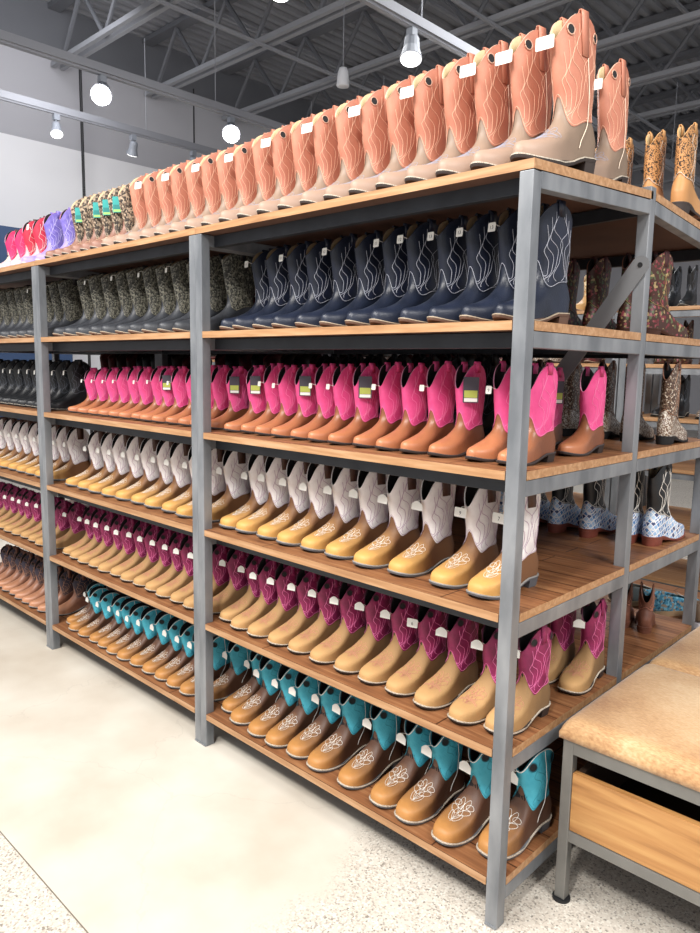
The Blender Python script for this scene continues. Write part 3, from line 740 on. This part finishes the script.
styles.update({
 'snake': dict(styles['navy'], H=.296, L=.27, wide=.80, shaft=SNK, vamp=lea('charcoal_leather', '3d4046', '28292e', .45), stitch=mat('dull_thread', '7f7a68', .7), sole=mat('brown_sole', '6e5344', .6), pull=BLK, rim=BLK, price=(('',), dict(w=.018, h=.018, zf=.85)), dip=.03),
 'snaketop': dict(styles['peach'], H=.300, L=.27, wide=.72, shaft=SNB, vamp=lea('rosy_brown_leather', '9a7262', '7b5547', .45), stitch=mat('dark_thread', '2b211b', .7), toe_mat=CREAM_ST, pull=SNB, rim=lea('coral_rim', 'e0b49c'), holes=False, piping=None, price=None, hang=[CARDT, mat('teal_print', '1e7b78', .6), mat('lime_print', '9bd06b', .6)]),
 'purple': dict(styles['pink'], H=.262, L=.25, shaft=lea('purple_leather', '8d7fcf', '6f62bb', .5, 60), vamp=lea('lilac_leather', 'ab9be0', '8f80cc', .5), stitch=mat('pale_thread', 'd9d2f2', .6), lines=5, sole=mat('white_rubber', 'cfc9cf', .6), welt=None, pull=lea('purple_leather', '8d7fcf'), dip=.06, price=None),
 'red': dict(styles['pink'], H=.25, L=.23, shaft=lea('red_leather', 'dc3550', 'c02a45', .5), vamp=lea('pale_pink_leather', 'e9b9c0', 'd79da6', .5), stitch=WHITE_ST, sole=mat('white_rubber', 'cfc9cf', .6), welt=None, pull=lea('brown_strap', '4d3229'), pull_len=.04, price=(('',), dict(w=.03, h=.026, zf=.8))),
 'fuchsia': dict(styles['pink'], H=.225, L=.22, shaft=lea('fuchsia_leather', 'f23b77', 'e02a66', .5), vamp=lea('pale_cream_leather', 'd9cfc4', 'c4b6a6', .5), stitch=mat('magenta_thread', 'fa86b8', .6), sole=mat('white_rubber', 'cfc9cf', .6), welt=None, pull=lea('brown_strap', '4d3229'), price=None),
 'black': dict(styles['navy'], H=.250, L=.25, shaft=BLK, vamp=BLK, lining=BLACKL, rim=BLK, pull=BLK, stitch=mat('grey_thread', '6f7480', .7), lines=4, sole=DARK, welt=mat('pale_welt', 'a59f94', .6), price=(('',), dict(w=.018, h=.022, zf=.75))),
 'brown': dict(styles['wine'], H=.215, L=.235, toe='round', shaft=lea('brown_navy_shaft', '5d4038', '2d2f45', .5, 9, .6), vamp=burnished('chestnut_burnished', 'c88f6c', '7a4f40', -.1, .04, .4), stitch=mat('tan_thread', 'b98c70', .7), sole=SOLED, welt=mat('grey_welt', '9a9996', .6), pull=BRN, rim=BRN, toe_stitch=None, toe_cap=None, price=None),
 'floral': dict(styles['navy'], H=.262, L=.25, shaft=FLO, vamp=FLO, lining=BLACKL, rim=BRN, pull=lea('dark_red_leather', '4c1f1f'), pull_len=.05, stitch=mat('gold_thread', 'b89a5c', .6), lines=1, sole=lea('umber_sole', '4f2f22'), welt=None, price=None, dip=.05),
 'glitter': dict(styles['navy'], H=.262, L=.24, shaft=GLI, vamp=patterned('glitter_heel', '6b5141', ['c9bfb0', '97826d', 'd8d0c4'], 300, .3, thr=.5), lining=BLACKL, rim=BRN, pull=BRN, stitch=mat('tan_thread', 'b98c70', .7), lines=2, sole=DARK, heel=DARK, welt=None, price=None, dip=.055),
 'diamond': dict(styles['navy'], H=.275, L=.27, toe='square', shaft=BLK, vamp=DIA, lining=TANL, rim=BLK, pull=BLK, stitch=WHITE_ST, stitch_w=.0022, lines=3, sole=lea('red_brown_sole', '8a4a3c'), welt=None, price=None),
 'lace': dict(styles['navy'], H=.262, L=.25, shaft=LAC, vamp=burnished('gold_tan_leather', 'd0a070', 'bd8955', -.1, .03, .5), lining=CREAM, rim=lea('tan_rim', 'd9a56c'), pull=lea('tan_rim', 'd9a56c'), pull_len=.03, stitch=WHITE_ST, lines=1, toe_stitch=True, toe_mat=WHITE_ST, sole=SOLED, welt=None, price=None),
 'lowbrown': dict(styles['wine'], H=.165, L=.20, toe='round', shaft=BRN, vamp=BRN, stitch=mat('rose_thread', 'c98a72', .7), sole=BRN, welt=None, rim=BRN, pull=BRN, holes=False, price=None),
 'oxblood': dict(styles['navy'], H=.25, shaft=lea('oxblood_leather', '6a2a2a', '42191b'), vamp=lea('oxblood_leather', '6a2a2a'), lining=TANL, rim=BRN, pull=BRN, price=None, stitch=CREAM_ST, lines=2),
 'cream': dict(styles['navy'], H=.25, shaft=patterned('cream_tooled', 'e5d3ac', ['b58a52', 'f0e4c8', '7f6038'], 120, .5, thr=.5), vamp=lea('sand_leather', 'cda26c'), lining=CREAM, rim=BRN, pull=BRN, price=None, stitch=CREAM_ST, lines=2),
})
for s_ in styles.values():
    for k in ('toe_stitch', 'toe_cap', 'toe_mat', 'piping', 'hang', 'holes'):
        s_.setdefault(k, None)
WORDS = dict(teal='brown boot with teal shaft', wine='sand suede boot with wine shaft', white='tan boot with white shaft', pink='russet boot with hot pink shaft', navy='navy blue boot with white stitching', peach='taupe boot with coral shaft',
 snake='dark snakeskin boot', snaketop='brown patterned boot with teal card', purple='purple western boot', red='red boot with white stitching', fuchsia='fuchsia pink boot', black='black boot with grey stitching', brown='chestnut boot with dark shaft',
 floral='brown boot with embroidered flowers', glitter='brown glitter boot on black sole', diamond='black boot with blue diamond heel', lace='tan boot with black lace pattern', lowbrown='small plain brown boot', oxblood='dark red boot', cream='cream tooled boot')
PROTO = {}
USED = set()
def boot(style, x, ytoe, z, rz=0.0, scale=1.0, label='', group='', tilt=0.0, keep=None, tagv=None, heel=False):
    key = (style, tagv)
    if key not in PROTO:
        st = dict(styles[style])
        if tagv == 'none': st['price'] = None; st['hang'] = None
        elif tagv == 'hang': st['price'] = None; st['hang'] = [CARDD, CARDY, CARD]
        elif tagv and st.get('price'): st['price'] = ((tagv,), dict(st['price'][1], shape='card', h=max(.020, st['price'][1].get('h', .02))))
        PROTO[key] = make_boot('western_boot', st)
    pr = PROTO[key]
    if key in USED: o = copy_tree(pr, None)
    else: o = pr; USED.add(key)
    Lf = styles[style]['L'] * scale
    off = Vector((0, Lf / 2, 0)); off.rotate(Euler((tilt, 0, rz)))
    o.location = Vector((x, ytoe, z + 0.0007)) + off
    o.rotation_euler = (tilt, 0, rz); o.scale = (scale,) * 3
    tag(o, label, 'boot', group)
    return o

def solve_x(px, y, z):
    lo, hi = -8.0, 0.75
    c = Vector((0.8378, -1.4316, 1.3734))
    for _ in range(40):
        mid = (lo + hi) / 2; d = Vector((mid, y, z)) - c
        q = 350 + 723.24 * d.dot(_r) / d.dot(_f)
        if q > px: hi = mid
        else: lo = mid
    return lo
ORD = ['first', 'second', 'third', 'fourth', 'fifth', 'sixth', 'seventh', 'eighth', 'ninth', 'tenth', 'eleventh', 'twelfth', 'thirteenth', 'fourteenth', 'fifteenth', 'sixteenth']
SHELF = ['bottom shelf', 'second shelf', 'third shelf', 'fourth shelf', 'fifth shelf', 'top shelf']
def row(k, bay, style, xs, ytoe, s0, s1, texts=None, xr=(-2.5, 0)):
    bn = {1: 'near rack', 2: 'middle rack', 3: 'far left rack'}[bay]
    n = len(xs)
    for i, x in enumerate(sorted(xs, reverse=True)):
        t = (x - xr[0]) / (xr[1] - xr[0]); sc = lerp(s0, s1, min(1.05, max(-.3, t)))
        tv = texts(i) if texts else None
        yt = ytoe + random.uniform(-.006, .006)
        if min(abs(x + UW * q) for q in range(4)) < .095: yt = max(yt, .052)
        lab = '%s, %s of %s, %s from right' % (WORDS[style], SHELF[k], bn, ORD[i])
        boot(style, x, yt, Z[k], R(-5.5 + random.uniform(-1.5, 1.5)), sc * random.uniform(.985, 1.015), lab, '%ss on the %s' % (WORDS[style].split(',')[0].replace(' boot', ' boot').strip(), SHELF[k]), tagv=tv)

NB = -UW - .005
# toe positions along the shelves, metres
R0 = [-2.43, -2.34, -2.24, -2.14, -2.055, -1.965, -1.875, -1.78, -1.68, -1.59, -1.50, -1.41, -1.318, -1.185, -1.095, -.985, -.89, -.79, -.688, -.555, -.425, -.325, -.195, -.078]
R1 = [-2.44, -2.345, -2.25, -2.155, -2.06, -1.965, -1.87, -1.775, -1.68, -1.585, -1.49, -1.395, -1.31, -1.195, -1.103, -1.01, -.905, -.81, -.705, -.6, -.5, -.395, -.29, -.175, -.075]
R2 = [-2.37, -2.25, -2.14, -2.02, -1.91, -1.79, -1.68, -1.56, -1.45, -1.34, -1.19, -1.095, -.98, -.875, -.765, -.655, -.53, -.405, -.26, -.14]
R3 = [-2.37, -2.27, -2.175, -2.085, -1.995, -1.905, -1.82, -1.735, -1.65, -1.56, -1.47, -1.395, -1.31, -1.185, -1.105, -1.025, -.94, -.85, -.765, -.675, -.575, -.485, -.395, -.30, -.185, -.09]
R4 = [-2.41, -2.305, -2.20, -2.085, -1.98, -1.865, -1.765, -1.66, -1.555, -1.452, -1.348, -1.185, -1.085, -.985, -.89, -.785, -.68, -.58, -.485, -.385, -.29, -.195, -.098]
R5 = [-.060, -.167] + [-.267 - .0975 * i for i in range(18)]
def split(xs, a, b): return [x for x in xs if a < x <= b]
one = lambda xs: split(xs, -UW + .02, 0.2)
two = lambda xs: split(xs, -2 * UW + .02, -UW + .0)
def bay3(n, sp, first=-2.60): return [first - sp * i for i in range(n)]
# bottom shelf: teal
tx = {0: '7', 3: '6', 5: '5'}
row(0, 1, 'teal', one(R0), .018, .85, 1.16, lambda i: None)
row(0, 2, 'teal', two(R0), .018, .85, 1.16, lambda i: None)
row(0, 3, 'brown', bay3(10, .092), .025, .92, 1.06)
row(1, 1, 'wine', one(R1), .036, .92, 1.06, lambda i: {3: '6'}.get(i))
row(1, 2, 'wine', two(R1), .036, .92, 1.06)
row(1, 3, 'wine', bay3(10, .10), .036, .92, 1.06)
row(2, 1, 'white', one(R2), .045, .95, 1.05, lambda i: {0: '7', 1: '9'}.get(i))
row(2, 2, 'white', two(R2), .045, .95, 1.05)
row(2, 3, 'white', bay3(9, .11), .045, .95, 1.05)
row(3, 1, 'pink', one(R3), .068, .87, 1.04, lambda i: {1: '9', 2: 'hang', 4: 'none', 6: 'hang', 9: 'hang', 12: 'hang'}.get(i))
row(3, 2, 'pink', two(R3), .068, .84, 1.04, lambda i: {0: 'hang', 3: 'none', 5: 'hang', 8: 'none'}.get(i))
row(3, 3, 'black', bay3(10, .106, -2.46 - .13), .05, .95, 1.02)
row(4, 1, 'navy', one(R4), .035, .95, 1.02, lambda i: {0: 'none', 1: None, 2: '13', 3: '', 4: '12', 6: 'none', 7: '12'}.get(i, '11' if i % 2 else 'none'))
row(4, 2, 'snake', two(R4), .035, .96, 1.0, lambda i: None if i in (3, 5, 7, 9) else 'none')
row(4, 3, 'snake', bay3(9, .105, -2.62), .035, .96, 1.0, lambda i: None if i in (1, 3) else 'none')
# top shelf: coral, patterned, purple, red, fuchsia
TILT = math.atan(.045 / D0)
for i, x in enumerate(sorted(one(R5), reverse=True)):
    t = (x + UW) / UW
    boot('peach', x, .022, Z[5] + .0455 * (t) * .022 / D0 + .001, R(-5 + random.uniform(-1.3, 1.3)), lerp(.95, 1.04, t), 'taupe boot with coral shaft, top shelf of near rack, %s from right' % ORD[i], 'coral boots on the top shelf', tilt=TILT * t, tagv=None if i % 2 == 0 or i == 1 else 'none')
l2 = sorted([x for x in R5 if -2.0 < x <= -UW + .02], reverse=True)
for i, x in enumerate(l2):
    boot('peach', x, .022, Z[5], R(-5 + random.uniform(-1.3, 1.3)), .93, 'taupe boot with coral shaft, top shelf of middle rack, %s from right' % ORD[i], 'coral boots on the top shelf', tagv=None if i % 2 == 0 else 'none')
for i, x in enumerate([-2.02, -2.105, -2.19, -2.275, -2.36, -2.445]):
    boot('snaketop', x, .022, Z[5], R(-5 + random.uniform(-1, 1)), .97, 'brown patterned boot, top shelf of middle rack, %s left of the coral boots' % ORD[i], 'brown patterned boots on the top shelf', tagv=None if i in (1, 2, 3, 5) else 'none')
for x, st, lab in ((-2.565, 'purple', 'purple western boot at the right end of its top shelf, beside patterned boots'), (-2.72, 'purple', 'left one of the purple pair, next to a red boot'), (-2.85, 'red', 'red boot with a white card, beside the purple pair'), (-2.96, 'red', 'red boot without a card, between red and fuchsia boots'), (-3.07, 'fuchsia', 'fuchsia pink boot with brown pull strap next to the red pair'), (-3.18, 'fuchsia', 'fuchsia pink boot at the left edge of the picture')):
    boot(st, x, .03, Z[5], R(random.uniform(-6, 6)) + 0, 1.02, lab, 'bright boots on the top shelf', tagv='none' if 'without' in lab else None)
# pairs set farther back on the near rack
boot('peach', .02 - .085, .315, Z[5] + .045 * .315 / D0 + .001, 0, .93, 'taupe boot with coral shaft standing alone behind the corner boot on top', 'coral boots on the top shelf', tilt=TILT)
boot('pink', -.092, .37, Z[3], R(-4), 1.0, 'russet boot with hot pink shaft, set back by the rear upright', 'russet boots with hot pink shaft on the fourth shelf up', tagv='none')
boot('pink', -.20, .37, Z[3], R(2), .98, 'russet boot with hot pink shaft, set back in the shade behind the corner pair', 'russet boots with hot pink shaft on the fourth shelf up', tagv='hang')
boot('wine', -.052, .40, Z[1], R(2), 1.02, 'sand suede boot with wine shaft, set back by the rear upright', 'sand suede boots with wine shaft on the second shelf up', tagv=None)
boot('wine', -.155, .39, Z[1], R(-2), 1.02, 'sand suede boot with wine shaft, set back left of its partner', 'sand suede boots with wine shaft on the second shelf up', tagv='none')
# dark boots in the second row behind the pink ones
for i in range(8):
    boot('black', -.33 - .115 * i, .33, Z[3], R(random.uniform(-3, 3)), 1.08, 'black boot in the shade behind the pink boots, %s from the near corner' % ORD[i], 'black boots behind the pink boots', tagv='none')
# ------------------------------------------------ boots on the rear rack, toes away from the camera
def rearboot(style, x, yheel, k, lab, grp, rz=0, sc=1.0, z=None, tv='none'):
    Lf = styles[style]['L'] * sc
    boot(style, x, yheel + Lf, Z[k] if z is None else z, R(180 + rz), sc, lab, grp, tagv=tv)
for i, x in enumerate([-.055, -.16, -.27, -.38, -.49, -.60, -.71]):
    rearboot('floral', x, .86 + random.uniform(-.01, .02), 4, 'brown boot with embroidered flowers, rear rack, %s from its right end' % ORD[i], 'flower boots on the rear rack', random.uniform(-10, 10))
for i, x in enumerate([-.055, -.165, -.27, -.38, -.49]):
    rearboot('glitter', x, .92, 3, 'brown glitter boot with thick black heel, rear rack, %s from right' % ORD[i], 'glitter boots on the rear rack', random.uniform(-6, 6))
for i, (x, y) in enumerate([(-.055, .93), (-.15, .90), (-.265, .885), (-.37, .875), (-.48, .87), (-.59, .87)]):
    rearboot('diamond', x, y, 2, 'black boot with blue diamond heel, rear rack, %s from its right end' % ORD[i], 'blue diamond boots on the rear rack', random.uniform(-5, 5))
for i, x in enumerate([-.155, -.232]):
    rearboot('lowbrown', x, 1.03, 1, 'small plain brown boot on the empty rear shelf, %s' % ('the right one' if i == 0 else 'the left one'), 'small brown boots on the rear rack', 20)
for i, x in enumerate([-.05, -.145, -.25, -.345]):
    rearboot('lace', x, .89, 5, 'tan boot with black lace pattern on the rear top shelf, %s from its right end' % ORD[i], 'tan lace boots on the rear top shelf', 4, 1.0, Z[5] + .045 * (1 - .2 / .637) * (1 + x / UW) + .006)
# the rest of the rear rack's boots, far past the ones one can tell apart: one object
def rest():
    mb = MB(); rnd = random.Random(3)
    L = Last(.25, .27, 'round'); M = 12; ths = [2 * math.pi * j / M for j in range(M)]; N = 9
    v0 = []; f0 = []
    for i in range(N + 1):
        for th in ths: v0.append(L.P(lerp(.0, L.zt(th), (i / N)), th))
    for i in range(N):
        for j in range(M):
            k = (j + 1) % M; f0.append((i * M + j, i * M + k, (i + 1) * M + k, (i + 1) * M + j))
    f0.append(tuple(reversed(range(M)))); f0.append(tuple(range(N * M, N * M + M)))
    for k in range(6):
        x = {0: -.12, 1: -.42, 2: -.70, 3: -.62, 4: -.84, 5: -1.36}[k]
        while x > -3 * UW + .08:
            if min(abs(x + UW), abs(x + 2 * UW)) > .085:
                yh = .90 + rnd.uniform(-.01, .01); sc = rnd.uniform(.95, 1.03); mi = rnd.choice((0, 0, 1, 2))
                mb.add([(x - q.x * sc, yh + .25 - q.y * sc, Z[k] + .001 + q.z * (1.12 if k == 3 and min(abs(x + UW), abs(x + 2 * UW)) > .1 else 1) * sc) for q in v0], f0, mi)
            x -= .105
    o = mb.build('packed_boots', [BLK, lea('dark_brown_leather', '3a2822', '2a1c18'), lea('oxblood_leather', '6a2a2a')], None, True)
    tag(o, 'rows of dark boots packed on the rear racks, in the shade behind the front rows', 'boots', kind='stuff')
rest()
# ------------------------------------------------ another rack across the next aisle
def far_rack(x0, y0, n, label):
    t = empty('shelving_rack', (x0, y0, 0)); tag(t, label, 'shelving rack', 'racks across the next aisle')
    Wd = n; zs = [.10, .45, .78, 1.08, 1.40, 1.735]
    for x in (0, Wd - .04):
        for y in (0, .56): MB().box((x, y, 0), (x + .04, y + .04, 1.735)).build('post', STEEL, t)
    for z in zs:
        MB().box((0.042, 0, z), (Wd - .042, .60, z + .022)).build('shelf_board', WOODEDGE, t)
        MB().box((.042, .01, z - .038), (Wd - .042, .03, z - .001)).build('long_rail', STEEL, t)
    return zs
FY = 3.0
zs = far_rack(-2.6, FY, 1.5, 'steel and wood rack across the next aisle, left one seen through the shelves')
far_rack(-1.09, FY, 1.5, 'steel and wood rack across the next aisle, right one seen through the shelves')
kinds = {5: ['cream', 'black', 'cream', 'lace', 'oxblood'], 4: ['oxblood', 'floral', 'oxblood', 'glitter'], 3: ['glitter', 'black', 'oxblood'], }
for k, ks in kinds.items():
    x = -.50; i = 0
    while x > -2.0:
        if not (-1.20 < x < -1.0):
            st = ks[(i // 2) % len(ks)]
            boot(st, x, FY + .05, zs[k] + .022, R(random.uniform(-5, 5)), 1.0, '%s, %s shelf across next aisle, %s from right' % (WORDS[st], {5: 'top', 4: 'upper', 3: 'middle'}[k], ORD[i]), 'boots across the next aisle', tagv='none')
            i += 1
        x -= .115 if i % 2 else .15
far_rack(-4.11, FY, 1.5, 'steel and wood rack across the next aisle, third from the right')
far_rack(-5.62, FY, 1.5, 'steel and wood rack across the next aisle, at its left end')
def rest_far():
    mb = MB(); rnd = random.Random(5); L = Last(.26, .27, 'round'); M = 10; ths = [2 * math.pi * j / M for j in range(M)]; N = 7; v0 = []; f0 = []
    for i in range(N + 1):
        for th in ths: v0.append(L.P(L.zt(th) * i / N, th))
    for i in range(N):
        for j in range(M):
            k = (j + 1) % M; f0.append((i * M + j, i * M + k, (i + 1) * M + k, (i + 1) * M + j))
    f0.append(tuple(reversed(range(M)))); f0.append(tuple(range(N * M, N * M + M)))
    for z in zs:
        for x0, x1 in ((-5.5, -4.22), (-3.99, -2.75)):
            x = x0
            while x < x1:
                yt = FY + .05 + rnd.uniform(0, .02); mi = rnd.choice((0, 0, 1, 2))
                mb.add([(x + q.x, yt + q.y, z + .023 + q.z) for q in v0], f0, mi); x += .11
    o = mb.build('distant_boots', [BLK, lea('dark_brown_leather', '3a2822', '2a1c18'), lea('oxblood_leather', '6a2a2a')], None, True)
    tag(o, 'rows of small distant boots on racks across the next aisle', 'boots', kind='stuff')
rest_far()
# low shelf with slip-on shoes just behind the rear rack
t = empty('low_shoe_rack', (-.95, 1.36, 0)); tag(t, 'low wooden shoe shelf behind the rear rack holding slip-on shoes', 'shelf')
for x in (0, 1.06):
    for y in (0, .46): MB().box((x, y, 0), (x + .035, y + .035, .40)).build('post', STEEL, t)
for z in (.10, .40): MB().box((0, 0, z), (1.095, .495, z + .022)).build('shelf_board', [WOODTOP], t)
def slipper(x, y, z, rz, um, sm, lab):
    L = Last(.27, .09, 'round', 1, 0, .01, 1.05); root = empty('slip_on_shoe'); M = 32; ths = [2 * math.pi * j / M for j in range(M)]
    v = []; fc = []; N = 12
    for i in range(N + 1):
        for th in ths:
            c = -math.cos(th); zt = .070 + .012 * abs(c) if c < .35 else .062 + (1 - c) * .02
            v.append(L.P(.003 + (zt - .003) * i / N, th))
    for i in range(N):
        for j in range(M):
            k = (j + 1) % M; fc.append((i * M + j, i * M + k, (i + 1) * M + k, (i + 1) * M + j))
    o = link_mesh('upper', v, fc, um, root, True)
    s = o.modifiers.new('thick', 'SOLIDIFY'); s.thickness = .003; s.offset = -1
    v = []
    for dz, off in ((0, .004), (.022, .006)):
        for th in ths:
            q = L.P(.006, th, off); q.z = dz; v.append(q)
    fc = [tuple(reversed(range(M))), tuple(range(M, 2 * M))] + [(j, (j + 1) % M, M + (j + 1) % M, M + j) for j in range(M)]
    link_mesh('sole', v, fc, sm, root)
    mb = MB(); 
    for sx in (-1, 1): vamp_ribbon(mb, L, [(sx * (.006 + .010 * math.cos(i)), .07 + i * .006) for i in range(10)], .002)
    mb.build('lace', STRING, root)
    for c in root.children: pass
    root.location = (x, y, z); root.rotation_euler = (0, 0, rz); tag(root, lab, 'shoe', 'slip-on shoes on the low shelf')
BLUK = patterned('blue_woven_fabric', '4a8fae', ['7fb9cf', '2f6480', '9a8c7c'], 110, .8, thr=.4); GREYK = lea('grey_canvas', '6f7472')
slipper(-.08, 1.60, .422, R(150), BLUK, mat('tan_rubber', 'b79a78', .7), 'blue woven slip-on shoe with tan sole on the low shelf')
slipper(-.23, 1.62, .422, R(150), GREYK, mat('tan_rubber', 'b79a78', .7), 'grey slip-on shoe left of the blue woven one')
slipper(.09, 1.60, .422, R(152), lea('brown_canvas', '7a6350'), mat('white_rubber', 'e6e3dc', .6), 'brown slip-on shoe with white sole at the low shelf end')

# ================================================================ benches
FRM = mat('bench_frame_grey', '84837f', .45, .4, noise=.15, scale=12)
def cowhide():
    M = bpy.data.materials.new('cowhide'); M.use_nodes = True; nt = M.node_tree; b = nt.nodes['Principled BSDF']; b.inputs['Roughness'].default_value = .65
    b.inputs['Sheen Weight'].default_value = .3
    N = nt.nodes.new; Lk = nt.links.new; tc = N('ShaderNodeTexCoord')
    n = N('ShaderNodeTexNoise'); n.inputs['Scale'].default_value = 3.5; n.inputs['Detail'].default_value = 5; Lk(tc.outputs['Object'], n.inputs[0])
    mp = N('ShaderNodeMapping'); mp.inputs['Scale'].default_value = (60, 260, 60); mp.inputs['Rotation'].default_value = (0, 0, R(30)); Lk(tc.outputs['Object'], mp.inputs[0])
    h = N('ShaderNodeTexNoise'); h.inputs['Scale'].default_value = 1.6; h.inputs['Detail'].default_value = 4; Lk(mp.outputs[0], h.inputs[0])
    ad = N('ShaderNodeMath'); ad.operation = 'MULTIPLY_ADD'; ad.inputs[1].default_value = .55; Lk(h.outputs['Fac'], ad.inputs[0]); Lk(n.outputs['Fac'], ad.inputs[2])
    cr = N('ShaderNodeValToRGB'); e = cr.color_ramp.elements; e[0].position = .55; e[0].color = (*hexc('ad7c50'), 1); e[1].position = .98; e[1].color = (*hexc('e6c9a0'), 1); k = e.new(.76); k.color = (*hexc('cfa575'), 1)
    Lk(ad.outputs[0], cr.inputs[0]); Lk(cr.outputs[0], b.inputs['Base Color'])
    bp = N('ShaderNodeBump'); bp.inputs['Strength'].default_value = .5; bp.inputs['Distance'].default_value = .003; Lk(h.outputs['Fac'], bp.inputs['Height']); Lk(bp.outputs[0], b.inputs['Normal'])
    return M
HIDE = cowhide()
OAK = wood('light_oak', '8f6034', 'bb8750', 'c9995f', groove=False, scale=.55)
def bench(y0, y1, label):
    x0, x1 = .046, 1.20; w = .028; zt = .448
    t = empty('bench', (x0, y0, 0)); tag(t, label, 'bench', 'cowhide benches'); Wd, Dp = x1 - x0, y1 - y0
    for x in (0, Wd - w):
        for y in (0, Dp - w):
            l = MB().box((x, y, .008), (x + w, y + w, zt)).build('leg', FRM, t, bevel=.002)
            MB().tube([(x + w / 2, y + w / 2, 0), (x + w / 2, y + w / 2, .007)], .023, 20).build('foot_glide', DARK, l)
    for z0, z1 in ((.175, .205), (zt - .035, zt)):
        for y in (0, Dp - w): MB().box((w, y + .001, z0), (Wd - w, y + w - .001, z1 - .001)).build('rail', FRM, t)
        for x in (0, Wd - w): MB().box((x + .001, w, z0), (x + w - .001, Dp - w, z1 - .001)).build('rail', FRM, t)
    # wooden drawer box below the seat, open gap above it; box colour carries the gap's shade
    MB().box((w + .0005, .004, .2055), (Wd - w - .0005, .024, .362)).build('drawer_front', OAK, t, bevel=.001)
    MB().box((w + .003, .026, .207), (Wd - w - .003, Dp - .006, .22)).box((w + .003, Dp - .02, .22), (Wd - w - .003, Dp - .006, .36)).box((w + .003, .026, .22), (w + .02, Dp - .03, .36)).build('drawer_box', mat('shaded_drawer_wood', '3b2a1e', .7), t)
    MB().box((w, w, zt - .012), (Wd - w, Dp - w, zt - .002)).build('seat_board', DARK, t)
    # cushion with rounded edges and a slightly domed top
    nx, ny = 40, 24; v = []; fc = []; th = .052
    def prof(u, v_): 
        dx = min(u, 1 - u) * (Wd + .02); dy = min(v_, 1 - v_) * (Dp + .02); r = .035
        def e(d): return 1 if d >= r else math.sqrt(max(0, 1 - (1 - d / r) ** 2))
        return e(dx) * e(dy)
    us = [0, .004, .010, .018, .028] + [.05 + .9 * i / 26 for i in range(27)] + [.972, .982, .990, .996, 1]
    vs = [0, .008, .02, .036, .056] + [.09 + .82 * i / 18 for i in range(19)] + [.944, .964, .98, .992, 1]
    for a in us:
        for b in vs:
            hgt = prof(a, b); dome = .010 * math.sin(math.pi * a) ** .5 * math.sin(math.pi * b) ** .5
            v.append(((Wd + .02) * a - .01, (Dp + .012) * b - .006, zt + .001 + .016 + (th - .016) * hgt + dome))
    A, B = len(us), len(vs)
    for i in range(A - 1):
        for j in range(B - 1): fc.append((i * B + j, (i + 1) * B + j, (i + 1) * B + j + 1, i * B + j + 1))
    n0 = len(v); ringi = [i * B for i in range(A)] + [(A - 1) * B + j for j in range(1, B)] + [i * B + B - 1 for i in range(A - 2, -1, -1)] + [j for j in range(B - 2, 0, -1)]
    for q in ringi: v.append((v[q][0], v[q][1], zt + .001))
    for i in range(len(ringi)):
        j = (i + 1) % len(ringi); fc.append((ringi[j], ringi[i], n0 + i, n0 + j))
    fc.append(tuple(n0 + i for i in reversed(range(len(ringi)))))
    link_mesh('cushion', v, fc, HIDE, t, True)
bench(.204, .735, 'metal framed bench with light cowhide cushion and wood drawer, nearest the camera')
bench(.757, 1.288, 'metal framed bench with cowhide cushion, directly behind the nearest bench')
